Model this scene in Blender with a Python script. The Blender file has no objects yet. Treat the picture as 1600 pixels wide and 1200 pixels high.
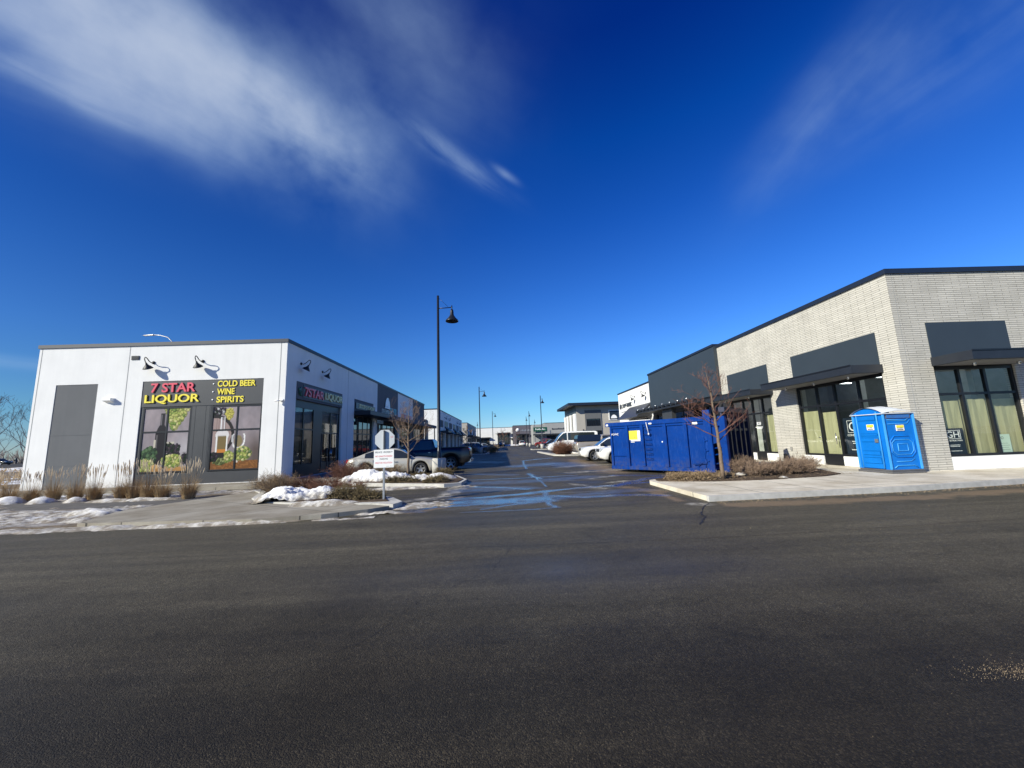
import bpy, bmesh, math, random
import numpy as np
from mathutils import Vector, Matrix, noise as mn
random.seed(7); rs = np.random.RandomState(5)
SC = bpy.context.scene; COL = SC.collection
PI = math.pi

# ------------------------------------------------------------------ camera
YAW, PITCH, ROLL, CAM_H = math.radians(1.7213), math.radians(8.4748), 0.036, 1.6
fw = Vector((math.sin(YAW)*math.cos(PITCH), math.cos(YAW)*math.cos(PITCH), math.sin(PITCH)))
rt = Vector((math.cos(YAW), -math.sin(YAW), 0)); up = rt.cross(fw)
c_, s_ = math.cos(ROLL), math.sin(ROLL)
r2 = rt*c_ - up*s_; u2 = rt*s_ + up*c_
cam = bpy.data.objects.new('camera', bpy.data.cameras.new('camera')); COL.objects.link(cam)
M = Matrix((r2, u2, -fw)).transposed().to_4x4(); M.translation = (0, 0, CAM_H); cam.matrix_world = M
cam.data.sensor_width = 36; cam.data.lens = 13.5; cam.data.clip_end = 5000; cam.data.clip_start = 0.05
SC.camera = cam
def ray(px, py):
    return (fw + r2*((px-800)/600) - u2*((py-600)/600))

# ------------------------------------------------------------------ light
SUN_AZ, SUN_EL = math.radians(238), math.radians(28.5)      # compass-like: direction TO the sun, from +y clockwise
tosun = Vector((math.sin(SUN_AZ)*math.cos(SUN_EL), math.cos(SUN_AZ)*math.cos(SUN_EL), math.sin(SUN_EL)))
sun = bpy.data.objects.new('sun', bpy.data.lights.new('sun', 'SUN')); COL.objects.link(sun)
sun.rotation_euler = tosun.to_track_quat('Z', 'Y').to_euler()
sun.data.energy = 5.0; sun.data.angle = math.radians(0.5); sun.data.color = (1.0, 0.965, 0.82)
sun.location = (-30, -30, 40)
SC.view_settings.view_transform = 'Standard'; SC.view_settings.look = 'None'
SC.view_settings.exposure = 0.42; SC.view_settings.gamma = 1.0; SC.view_settings.use_curve_mapping = False
SC.render.engine = 'CYCLES'

# ------------------------------------------------------------------ world
W = bpy.data.worlds.new('World'); SC.world = W; W.use_nodes = True
wn = W.node_tree.nodes; wl = W.node_tree.links; wn.clear()
def N(t, kind, **kw):
    n = t.nodes.new(kind)
    for k, v in kw.items(): setattr(n, k, v)
    return n
def vmath(t, op, a, b=None):
    n = N(t, 'ShaderNodeVectorMath', operation=op)
    for i, s in enumerate((a, b)):
        if s is None: continue
        if hasattr(s, 'links'): t.links.new(s, n.inputs[i])
        else: n.inputs[i].default_value = s
    return n.outputs['Value'] if op in ('DOT_PRODUCT', 'LENGTH') else n.outputs['Vector']
def fmath(t, op, a, b=None, c=None, clamp=False):
    n = N(t, 'ShaderNodeMath', operation=op); n.use_clamp = clamp
    for i, s in enumerate((a, b, c)):
        if s is None: continue
        if hasattr(s, 'links'): t.links.new(s, n.inputs[i])
        else: n.inputs[i].default_value = s
    return n.outputs[0]
def mixc(t, fac, a, b, blend='MIX'):
    n = N(t, 'ShaderNodeMix', data_type='RGBA', blend_type=blend)
    for i, s in ((0, fac), (6, a), (7, b)):
        if hasattr(s, 'links'): t.links.new(s, n.inputs[i])
        else: n.inputs[i].default_value = (*s, 1) if isinstance(s, tuple) and len(s) == 3 else s
    return n.outputs[2]
def ramp(t, fac, stops):
    n = N(t, 'ShaderNodeValToRGB'); t.links.new(fac, n.inputs[0]); e = n.color_ramp.elements
    while len(e) > 1: e.remove(e[-1])
    for i, (p, c) in enumerate(stops):
        el = e[0] if i == 0 else e.new(p)
        el.position = p; el.color = (*c, 1) if isinstance(c, tuple) else (c, c, c, 1)
    return n.outputs[0]
wt = W.node_tree
sky = N(wt, 'ShaderNodeTexSky'); sky.sky_type = 'NISHITA'; sky.sun_disc = False
sky.sun_elevation = SUN_EL; sky.sun_rotation = SUN_AZ
sky.air_density = 1.0; sky.dust_density = 0.1; sky.ozone_density = 2.2; sky.altitude = 900
_k = 1/1.33/1.5
SKYR = [(p, tuple(c*_k for c in col)) for p, col in [(0.0, (.60, .80, 1.12)), (0.03, (.55, .81, 1.15)), (0.081, (.463, .837, 1.137)), (0.229, (.333, .774, 1.432)), (0.353, (.208, .656, 1.44)), (0.5, (.09, .50, 1.36)), (0.637, (.018, .384, 1.229)), (0.763, (.004, .20, .95)), (1.0, (.003, .16, .85))]]
tc = N(wt, 'ShaderNodeTexCoord'); gen = tc.outputs['Generated']
gam = N(wt, 'ShaderNodeGamma'); wt.links.new(sky.outputs[0], gam.inputs[0]); gam.inputs[1].default_value = 1.0
sz = N(wt, 'ShaderNodeSeparateXYZ'); wt.links.new(gen, sz.inputs[0])
tint = mixc(wt, 1.0, gam.outputs[0], ramp(wt, sz.outputs[2], SKYR), 'MULTIPLY')
tint = mixc(wt, 1.0, tint, (1.5, 1.5, 1.5), 'MULTIPLY')
mrx = N(wt, 'ShaderNodeMapRange', interpolation_type='SMOOTHSTEP'); wt.links.new(sz.outputs[0], mrx.inputs[0])
mrx.inputs[1].default_value = -0.75; mrx.inputs[2].default_value = 0.15; mrx.inputs[3].default_value = 0.68; mrx.inputs[4].default_value = 1.0
tint = vmath(wt, 'SCALE', tint); tint.node.inputs['Scale'].default_value = 1.0; wt.links.new(mrx.outputs[0], tint.node.inputs['Scale'])
def cloud(p0, p1, half_w, half_l, strength, nscale=(1.2, 9.0), thr=(0.38, 0.75), seed=0.0, soft=1.0):
    a0 = ray(*p0).normalized(); a1 = ray(*p1).normalized(); c = ((a0+a1)/2).normalized()
    a = (a1-a0); a = (a - c*a.dot(c)).normalized(); b = c.cross(a).normalized()
    dif = vmath(wt, 'SUBTRACT', gen, tuple(c))
    u = vmath(wt, 'DOT_PRODUCT', dif, tuple(a)); v = vmath(wt, 'DOT_PRODUCT', dif, tuple(b))
    uu = fmath(wt, 'POWER', fmath(wt, 'ABSOLUTE', fmath(wt, 'DIVIDE', u, half_l)), 2.0)
    vv = fmath(wt, 'POWER', fmath(wt, 'ABSOLUTE', fmath(wt, 'DIVIDE', v, half_w)), 2.0)
    m = fmath(wt, 'EXPONENT', fmath(wt, 'MULTIPLY', fmath(wt, 'ADD', uu, vv), -1.0*soft))
    fr = fmath(wt, 'GREATER_THAN', vmath(wt, 'DOT_PRODUCT', gen, tuple(c)), 0.2)
    m = fmath(wt, 'MULTIPLY', m, fr)
    cb = N(wt, 'ShaderNodeCombineXYZ')
    wt.links.new(fmath(wt, 'MULTIPLY', u, nscale[0]), cb.inputs[0]); wt.links.new(fmath(wt, 'MULTIPLY', v, nscale[1]), cb.inputs[1])
    cb.inputs[2].default_value = seed
    nz = N(wt, 'ShaderNodeTexNoise'); wt.links.new(cb.outputs[0], nz.inputs['Vector'])
    nz.inputs['Scale'].default_value = 1.0; nz.inputs['Detail'].default_value = 7; nz.inputs['Roughness'].default_value = 0.55
    nz.inputs['Distortion'].default_value = 0.5
    # low frequency breakup
    nb = N(wt, 'ShaderNodeTexNoise'); wt.links.new(gen, nb.inputs['Vector']); nb.inputs['Scale'].default_value = 6.0; nb.inputs['Detail'].default_value = 8
    mr = N(wt, 'ShaderNodeMapRange', interpolation_type='SMOOTHSTEP'); wt.links.new(nz.outputs[0], mr.inputs[0])
    mr.inputs[1].default_value = thr[0]; mr.inputs[2].default_value = thr[1]
    m2 = fmath(wt, 'MULTIPLY', mr.outputs[0], fmath(wt, 'MULTIPLY_ADD', nb.outputs[0], 2.2, -0.5, clamp=True))
    return fmath(wt, 'MULTIPLY', fmath(wt, 'MULTIPLY', m, m2), strength)
tot = None
for args in [((60, -40), (420, 190), 0.095, 0.26, 1.5, (1.2, 5.0), (0.10, 0.75), 0.3),
             ((330, 100), (560, 262), 0.050, 0.135, 1.9, (1.6, 9.0), (0.12, 0.72), 1.7),
             ((-60, -60), (200, 60), 0.10, 0.22, 1.2, (1.2, 6.0), (0.10, 0.70), 2.3),
             ((150, 130), (320, 215), 0.030, 0.12, 0.45, (3.0, 18.0), (0.25, 0.7), 3.3),
             ((440, -60), (740, 120), 0.13, 0.20, 0.42, (1.2, 5.0), (0.10, 0.8), 9.5),
             ((500, 120), (600, 240), 0.055, 0.10, 0.40, (2.0, 8.0), (0.2, 0.8), 12.5),
             ((600, 170), (790, 300), 0.020, 0.11, 0.50, (4.0, 22.0), (0.25, 0.65), 4.0),
             ((768, 257), (812, 288), 0.0075, 0.026, 0.55, (4.0, 22.0), (0.0, 0.3), 4.4),
             ((0, 95), (130, 158), 0.012, 0.10, 0.6, (2.0, 18.0), (0.20, 0.6), 8.0),
             ((1238, 238), (1400, 60), 0.055, 0.15, 0.50, (2.0, 8.0), (0.1, 0.8), 5.2),
             ((1460, 110), (1620, 0), 0.07, 0.16, 0.40, (2.0, 8.0), (0.15, 0.8), 6.7),
             ((-40, 560), (120, 575), 0.010, 0.2, 0.35, (2.0, 20.0), (0.2, 0.6), 11.0)]:
    m = cloud(*args); tot = m if tot is None else fmath(wt, 'ADD', tot, m)
# thin low cloud band far to the left
tot = fmath(wt, 'MULTIPLY', fmath(wt, 'SUBTRACT', 1.0, fmath(wt, 'EXPONENT', fmath(wt, 'MULTIPLY', tot, -1.25))), 0.92)
skyc = mixc(wt, tot, tint, mixc(wt, tot, (1.9, 3.3, 5.2), (3.7, 4.1, 4.9)))
bg = N(wt, 'ShaderNodeBackground'); wt.links.new(skyc, bg.inputs[0]); bg.inputs[1].default_value = 0.12
wo = N(wt, 'ShaderNodeOutputWorld'); wt.links.new(bg.outputs[0], wo.inputs[0])

# ------------------------------------------------------------------ materials
def newmat(name):
    m = bpy.data.materials.new(name); m.use_nodes = True; t = m.node_tree
    p = t.nodes['Principled BSDF']
    return m, t, p
def objco(t): return N(t, 'ShaderNodeTexCoord').outputs['Object']
def nz(t, vec, scale, detail=4, rough=0.55, dist=0.0):
    n = N(t, 'ShaderNodeTexNoise'); t.links.new(vec, n.inputs['Vector'])
    n.inputs['Scale'].default_value = scale; n.inputs['Detail'].default_value = detail
    n.inputs['Roughness'].default_value = rough; n.inputs['Distortion'].default_value = dist
    return n.outputs[0]
def bump(t, p, h, strength, dist=0.01):
    b = N(t, 'ShaderNodeBump'); b.inputs['Strength'].default_value = strength; b.inputs['Distance'].default_value = dist
    t.links.new(h, b.inputs['Height']); t.links.new(b.outputs[0], p.inputs['Normal'])
def smat(name, col, rough=0.6, metal=0.0, var=0.12, scale=3.0, bmp=0.0, bscale=60.0, spec=0.5, coat=0.0):
    m, t, p = newmat(name); co = objco(t)
    a = tuple(c*(1-var) for c in col); b = tuple(min(1, c*(1+var)) for c in col)
    f = ramp(t, nz(t, co, scale, 6), [(0.3, a), (0.7, b)])
    t.links.new(f, p.inputs['Base Color'])
    p.inputs['Roughness'].default_value = rough; p.inputs['Metallic'].default_value = metal
    p.inputs['Specular IOR Level'].default_value = spec; p.inputs['Coat Weight'].default_value = coat
    if bmp: bump(t, p, nz(t, co, bscale, 3), bmp)
    return m
MT = {}
def reg(k, m): MT[k] = m; return m
# stucco
def stucco(name, col, streak=0.06):
    m, t, p = newmat(name); co = objco(t)
    big = ramp(t, nz(t, co, 0.9, 6, 0.6), [(0.3, tuple(c*(1-streak) for c in col)), (0.65, col)])
    mp = N(t, 'ShaderNodeMapping'); t.links.new(co, mp.inputs[0]); mp.inputs['Scale'].default_value = (2.5, 2.5, 0.18)
    st = ramp(t, nz(t, mp.outputs[0], 1.5, 5), [(0.35, 0.965), (0.6, 1.0)])
    sx = N(t, 'ShaderNodeSeparateXYZ'); t.links.new(co, sx.inputs[0])
    lo_ = N(t, 'ShaderNodeMapRange'); t.links.new(sx.outputs[2], lo_.inputs[0]); lo_.inputs[1].default_value = 0.55; lo_.inputs[2].default_value = 0.08
    sp = fmath(t, 'MULTIPLY', fmath(t, 'MULTIPLY', lo_.outputs[0], ramp(t, nz(t, co, 4, 8, 0.75), [(0.42, 0.0), (0.62, 1.0)])), 0.55)
    t.links.new(mixc(t, sp, mixc(t, 1.0, big, st, 'MULTIPLY'), (0.33, 0.29, 0.24)), p.inputs['Base Color'])
    p.inputs['Roughness'].default_value = 0.9; p.inputs['Specular IOR Level'].default_value = 0.2
    bump(t, p, nz(t, co, 90, 4, 0.7), 0.35, 0.006)
    return m
reg('white', stucco('white_stucco', (0.78, 0.775, 0.76)))
reg('joint', smat('stucco_joint', (0.28, 0.285, 0.29), 0.9))
reg('greyp', stucco('grey_panel_stucco', (0.135, 0.14, 0.148), 0.08))
reg('bluegrey', smat('bluegrey_panel', (0.032, 0.043, 0.054), 0.5, 0, 0.05, 1.2, 0.05, 200))
reg('cap', smat('parapet_cap_metal', (0.010, 0.017, 0.036), 0.5, 0.0))
reg('frame', smat('window_frame_metal', (0.013, 0.014, 0.017), 0.38, 0.2))
reg('charcoal', smat('charcoal_metal', (0.045, 0.047, 0.052), 0.45, 0.1, 0.06))
reg('awning', smat('awning_metal', (0.017, 0.021, 0.029), 0.5, 0.0))
reg('soffit', smat('soffit', (0.22, 0.22, 0.23), 0.6))
reg('beige', stucco('beige_stucco', (0.42, 0.39, 0.345)))
reg('taupe', stucco('taupe_stucco', (0.30, 0.29, 0.27)))
reg('purple', stucco('dark_purple_grey_panel', (0.12, 0.115, 0.14)))
reg('greystone', stucco('grey_render', (0.33, 0.33, 0.325)))
reg('black', smat('black_plastic', (0.012, 0.012, 0.013), 0.5))
reg('pole', smat('lamp_pole_paint', (0.018, 0.022, 0.03), 0.35, 0.3))
reg('galv', smat('galvanised_steel', (0.42, 0.43, 0.44), 0.42, 0.7, 0.1, 12))
reg('signback', smat('aluminium_sign_back', (0.55, 0.57, 0.58), 0.5, 0.3, 0.06, 5))
reg('signwhite', smat('sign_white', (0.82, 0.82, 0.80), 0.5, 0, 0.03))
reg('red', smat('sign_red', (0.62, 0.03, 0.06), 0.4, 0, 0.03))
reg('pinkred', smat('letter_red', (0.70, 0.09, 0.13), 0.35, 0, 0.03))
reg('yellow', smat('letter_yellow', (0.83, 0.70, 0.05), 0.4, 0, 0.03))
reg('offyellow', smat('letter_cream_yellow', (0.78, 0.68, 0.32), 0.4, 0, 0.03))
reg('lwhite', smat('letter_white', (0.85, 0.85, 0.85), 0.4, 0, 0.02))
reg('ldark', smat('letter_dark', (0.03, 0.035, 0.045), 0.4, 0, 0.02))
reg('teal', smat('letter_teal', (0.10, 0.42, 0.48), 0.4, 0, 0.02))
reg('green', smat('sign_green', (0.012, 0.085, 0.045), 0.4, 0, 0.04))
reg('navy', smat('navy_poster', (0.016, 0.026, 0.042), 0.4, 0, 0.05))
reg('palegreen', smat('notice_paper', (0.55, 0.68, 0.58), 0.7, 0, 0.04))
reg('orange', smat('orange_band', (0.7, 0.3, 0.05), 0.5))
reg('chrome', smat('bright_metal', (0.6, 0.61, 0.62), 0.25, 0.9, 0.05))
reg('tyre', smat('tyre_rubber', (0.018, 0.018, 0.018), 0.85, 0, 0.15, 8))
reg('rim', smat('wheel_alloy', (0.42, 0.43, 0.44), 0.35, 0.7, 0.06))
reg('underbody', smat('underbody', (0.012, 0.012, 0.012), 0.9))
reg('headlamp', smat('headlamp_lens', (0.62, 0.65, 0.68), 0.12, 0.1, 0.05, 5, 0, 60, 0.8))
reg('taillamp', smat('tail_lamp_lens', (0.35, 0.012, 0.015), 0.2, 0, 0.05, 5, 0, 60, 0.8))
reg('foam', smat('insulation_board', (0.80, 0.80, 0.78), 0.8, 0, 0.04))
reg('concrete', smat('concrete_cast', (0.47, 0.455, 0.42), 0.85, 0, 0.16, 5, 0.3, 80, 0.2))
reg('mulch', smat('bark_mulch', (0.085, 0.062, 0.045), 0.95, 0, 0.5, 9, 0.8, 40, 0.1))
reg('bark', smat('tree_bark', (0.17, 0.125, 0.09), 0.9, 0, 0.3, 14, 0.4, 60, 0.2))
reg('twig', smat('red_brown_twigs', (0.15, 0.075, 0.058), 0.85, 0, 0.25, 6, 0, 60, 0.2))
reg('twiggrey', smat('grey_brown_twigs', (0.20, 0.14, 0.10), 0.9, 0, 0.3, 5, 0, 60, 0.2))
reg('fartree', smat('distant_bare_branches', (0.14, 0.13, 0.13), 0.95, 0, 0.2, 2))
reg('shrubtan', smat('dry_shrub_tan', (0.25, 0.18, 0.11), 0.9, 0, 0.35, 7, 0, 60, 0.2))
reg('shrubred', smat('dry_shrub_red_brown', (0.17, 0.085, 0.055), 0.9, 0, 0.3, 7, 0, 60, 0.2))
reg('juniper', smat('winter_juniper_green', (0.15, 0.115, 0.060), 0.9, 0, 0.4, 7, 0, 60, 0.2))
reg('grassblade', smat('dry_ornamental_grass', (0.34, 0.235, 0.125), 0.85, 0, 0.3, 9, 0, 60, 0.2))
reg('plume', smat('pale_seed_plume', (0.58, 0.47, 0.33), 0.9, 0, 0.2, 9, 0, 60, 0.2))
def paper():
    m, t, p = newmat('kraft_window_paper'); co = objco(t)
    mp = N(t, 'ShaderNodeMapping'); t.links.new(co, mp.inputs[0]); mp.inputs['Scale'].default_value = (3, 3, 0.5)
    n = nz(t, mp.outputs[0], 1.6, 5, 0.6, 1.0)
    t.links.new(ramp(t, n, [(0.3, (0.36, 0.345, 0.20)), (0.7, (0.47, 0.45, 0.28))]), p.inputs['Base Color'])
    p.inputs['Roughness'].default_value = 0.7; bump(t, p, n, 0.25, 0.02)
    return m
reg('paper', paper())
def brick():
    m, t, p = newmat('pale_long_brick'); co = objco(t)
    sx = N(t, 'ShaderNodeSeparateXYZ'); t.links.new(co, sx.inputs[0])
    cb = N(t, 'ShaderNodeCombineXYZ'); t.links.new(fmath(t, 'ADD', sx.outputs[0], sx.outputs[1]), cb.inputs[0]); t.links.new(sx.outputs[2], cb.inputs[1])
    b = N(t, 'ShaderNodeTexBrick'); t.links.new(cb.outputs[0], b.inputs['Vector'])
    b.inputs['Scale'].default_value = 1.0; b.inputs['Brick Width'].default_value = 0.60; b.inputs['Row Height'].default_value = 0.078
    b.inputs['Mortar Size'].default_value = 0.007; b.inputs['Mortar Smooth'].default_value = 0.35; b.inputs['Bias'].default_value = 0.0
    b.inputs['Color1'].default_value = (0.59, 0.562, 0.50, 1); b.inputs['Color2'].default_value = (0.52, 0.497, 0.44, 1)
    b.inputs['Mortar'].default_value = (0.24, 0.225, 0.20, 1); b.offset = 0.5
    v = ramp(t, nz(t, co, 1.1, 6), [(0.3, 0.88), (0.7, 1.06)]); f = ramp(t, nz(t, co, 45, 3), [(0.3, 0.85), (0.7, 1.08)])
    c = mixc(t, 1.0, mixc(t, 1.0, b.outputs[0], v, 'MULTIPLY'), f, 'MULTIPLY'); t.links.new(c, p.inputs['Base Color'])
    p.inputs['Roughness'].default_value = 0.88; p.inputs['Specular IOR Level'].default_value = 0.2
    h = fmath(t, 'ADD', fmath(t, 'MULTIPLY', b.outputs[1], -1.0), fmath(t, 'MULTIPLY', nz(t, co, 60, 4), 0.25))
    bump(t, p, h, 0.9, 0.02)
    return m
reg('brick', brick())
def thin_glass(name, tint, rough=0.0, ior=1.5):
    m = bpy.data.materials.new(name); m.use_nodes = True; t = m.node_tree; t.nodes.clear()
    tr = N(t, 'ShaderNodeBsdfTransparent'); tr.inputs[0].default_value = (*tint, 1)
    gl = N(t, 'ShaderNodeBsdfGlossy'); gl.inputs['Roughness'].default_value = rough
    ge = N(t, 'ShaderNodeNewGeometry'); cs = fmath(t, 'ABSOLUTE', vmath(t, 'DOT_PRODUCT', ge.outputs['Incoming'], ge.outputs['Normal']))
    k = fmath(t, 'MULTIPLY', fmath(t, 'MULTIPLY_ADD', fmath(t, 'POWER', fmath(t, 'SUBTRACT', 1.0, cs, clamp=True), 5.0), 0.96, 0.04), 1.7, clamp=True)
    mx = N(t, 'ShaderNodeMixShader'); t.links.new(k, mx.inputs[0]); t.links.new(tr.outputs[0], mx.inputs[1]); t.links.new(gl.outputs[0], mx.inputs[2])
    o = N(t, 'ShaderNodeOutputMaterial'); t.links.new(mx.outputs[0], o.inputs[0]); return m
reg('glass', thin_glass('window_glass', (0.88, 0.91, 0.87), 0.01))
reg('darkglass', smat('dark_tinted_glass', (0.012, 0.016, 0.022), 0.03, 0, 0.1, 0.5, 0, 60, 0.9))
reg('carglass', smat('car_window_glass', (0.02, 0.026, 0.03), 0.04, 0, 0.05, 0.5, 0, 60, 0.8))
reg('room', smat('interior_grey', (0.22, 0.24, 0.25), 0.9))
reg('roomlight', smat('interior_white_steel', (0.72, 0.74, 0.72), 0.7))
def paint(name, col, dirt=(0.30, 0.27, 0.23), amt=0.6, metal=0.25, rough=0.32):
    m, t, p = newmat(name); co = objco(t)
    sx = N(t, 'ShaderNodeSeparateXYZ'); t.links.new(co, sx.inputs[0])
    low = N(t, 'ShaderNodeMapRange'); t.links.new(sx.outputs[2], low.inputs[0]); low.inputs[1].default_value = 0.95; low.inputs[2].default_value = 0.3
    k = fmath(t, 'MULTIPLY', fmath(t, 'MULTIPLY', low.outputs[0], ramp(t, nz(t, co, 5, 6), [(0.3, 0.4), (0.65, 1.0)])), amt)
    t.links.new(mixc(t, k, col, dirt), p.inputs['Base Color'])
    t.links.new(fmath(t, 'MULTIPLY_ADD', k, 0.5, rough), p.inputs['Roughness'])
    p.inputs['Metallic'].default_value = metal; p.inputs['Coat Weight'].default_value = 0.5; p.inputs['Coat Roughness'].default_value = 0.12
    return m
reg('p_silver', paint('silver_beige_car_paint', (0.46, 0.44, 0.38), amt=0.55))
reg('p_navy', paint('dark_navy_car_paint', (0.006, 0.008, 0.012), (0.09, 0.085, 0.08), 0.4, 0.0, 0.3))
reg('p_white', paint('white_car_paint', (0.75, 0.75, 0.74), (0.42, 0.38, 0.32), 0.5, 0.0))
reg('p_champ', paint('champagne_car_paint', (0.33, 0.30, 0.26), amt=0.8))
reg('p_grey', paint('grey_car_paint', (0.24, 0.25, 0.27), amt=0.5))
reg('p_red', paint('red_car_paint', (0.17, 0.015, 0.015), amt=0.3))
reg('p_black', paint('black_car_paint', (0.02, 0.02, 0.02), amt=0.3))
def skip_paint():
    m, t, p = newmat('skip_blue_paint'); co = objco(t)
    base = ramp(t, nz(t, co, 1.3, 6), [(0.3, (0.0, 0.027, 0.17)), (0.7, (0.0, 0.038, 0.235))])
    mp = N(t, 'ShaderNodeMapping'); t.links.new(co, mp.inputs[0]); mp.inputs['Scale'].default_value = (14, 14, 1.2)
    sc = ramp(t, nz(t, mp.outputs[0], 1.6, 7, 0.7), [(0.545, 0.0), (0.62, 1.0)])
    rusty = ramp(t, nz(t, co, 7, 8, 0.75), [(0.60, 0.0), (0.66, 1.0)])
    c = mixc(t, fmath(t, 'MULTIPLY', sc, 0.25), base, (0.05, 0.11, 0.32)); c = mixc(t, fmath(t, 'MULTIPLY', rusty, 0.75), c, (0.03, 0.032, 0.05))
    sx = N(t, 'ShaderNodeSeparateXYZ'); t.links.new(co, sx.inputs[0])
    lo_ = N(t, 'ShaderNodeMapRange'); t.links.new(sx.outputs[2], lo_.inputs[0]); lo_.inputs[1].default_value = 0.75; lo_.inputs[2].default_value = 0.1
    c = mixc(t, fmath(t, 'MULTIPLY', fmath(t, 'MULTIPLY', lo_.outputs[0], ramp(t, nz(t, co, 6, 7, 0.7), [(0.42, 0.0), (0.6, 1.0)])), 0.5), c, (0.075, 0.075, 0.085))
    t.links.new(c, p.inputs['Base Color']); p.inputs['Roughness'].default_value = 0.6; p.inputs['Specular IOR Level'].default_value = 0.08
    bump(t, p, nz(t, co, 3.5, 4), 0.35, 0.03)
    return m
reg('skip', skip_paint())
reg('skipgate', smat('skip_gate_navy_paint', (0.006, 0.012, 0.045), 0.5, 0, 0.3, 3, 0.1, 12))
reg('loo', smat('blue_moulded_plastic', (0.002, 0.155, 0.56), 0.5, 0, 0.10, 2.5, 0.08, 25, 0.35))
reg('loolight', smat('blue_plastic_edge', (0.05, 0.30, 0.66), 0.5, 0, 0.1))
reg('looroof', smat('translucent_white_plastic', (0.62, 0.65, 0.68), 0.5, 0, 0.06))
reg('loobase', smat('grey_plastic_base', (0.10, 0.10, 0.105), 0.7))
def snowm():
    m, t, p = newmat('snow'); co = objco(t)
    d = nz(t, co, 3.2, 9, 0.72)
    geo = N(t, 'ShaderNodeNewGeometry')
    at = N(t, 'ShaderNodeAttribute', attribute_name='thick')
    dirt = fmath(t, 'ADD', d, fmath(t, 'MULTIPLY', at.outputs['Fac'], -0.33))
    t.links.new(ramp(t, dirt, [(0.20, (0.80, 0.79, 0.78)), (0.36, (0.60, 0.575, 0.53)), (0.52, (0.25, 0.215, 0.17))]), p.inputs['Base Color'])
    p.inputs['Roughness'].default_value = 0.7; p.inputs['Specular IOR Level'].default_value = 0.3
    bump(t, p, nz(t, co, 28, 7, 0.7), 0.8, 0.03)
    return m
reg('snow', snowm())
def walkm(name, ux, uy, w, h, ang):
    m, t, p = newmat(name); co = objco(t)
    mp = N(t, 'ShaderNodeMapping'); t.links.new(co, mp.inputs[0]); mp.inputs['Rotation'].default_value = (0, 0, ang)
    b = N(t, 'ShaderNodeTexBrick'); t.links.new(mp.outputs[0], b.inputs['Vector']); b.offset = 0
    b.inputs['Scale'].default_value = 1.0; b.inputs['Brick Width'].default_value = w; b.inputs['Row Height'].default_value = h
    b.inputs['Mortar Size'].default_value = 0.012; b.inputs['Mortar Smooth'].default_value = 0.1
    b.inputs['Color1'].default_value = (ux, ux*0.92, ux*0.76, 1); b.inputs['Color2'].default_value = (uy, uy*0.92, uy*0.76, 1); b.inputs['Mortar'].default_value = (0.10, 0.095, 0.085, 1)
    st = ramp(t, nz(t, co, 0.8, 8, 0.65), [(0.32, (0.62, 0.58, 0.52)), (0.6, (1.0, 1.0, 1.0))])
    fn = ramp(t, nz(t, co, 70, 3), [(0.3, 0.85), (0.7, 1.07)])
    t.links.new(mixc(t, 1.0, mixc(t, 1.0, b.outputs[0], st, 'MULTIPLY'), fn, 'MULTIPLY'), p.inputs['Base Color'])
    p.inputs['Roughness'].default_value = 0.9; p.inputs['Specular IOR Level'].default_value = 0.25
    bump(t, p, fmath(t, 'ADD', fmath(t, 'MULTIPLY', b.outputs[1], -1.2), nz(t, co, 55, 5)), 0.35, 0.01)
    return m
reg('walk', walkm('concrete_walk_right', 0.74, 0.68, 1.6, 3.4, 0.0))
reg('walk2', walkm('concrete_walk_left', 0.37, 0.31, 1.75, 3.0, 0.55))
def groundm():
    m, t, p = newmat('winter_ground'); co = objco(t)
    mp = N(t, 'ShaderNodeMapping'); t.links.new(co, mp.inputs[0]); mp.inputs['Scale'].default_value = (0.35, 1.0, 1)
    n = nz(t, mp.outputs[0], 0.22, 9, 0.62)
    g = ramp(t, nz(t, co, 5, 8, 0.7), [(0.3, (0.10, 0.075, 0.05)), (0.7, (0.27, 0.215, 0.15))])
    t.links.new(mixc(t, ramp(t, n, [(0.50, 0.0), (0.56, 1.0)]), g, (0.66, 0.67, 0.70)), p.inputs['Base Color'])
    p.inputs['Roughness'].default_value = 0.95; bump(t, p, nz(t, co, 6, 8, 0.7), 0.8, 0.15)
    return m
reg('ground', groundm())
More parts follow.
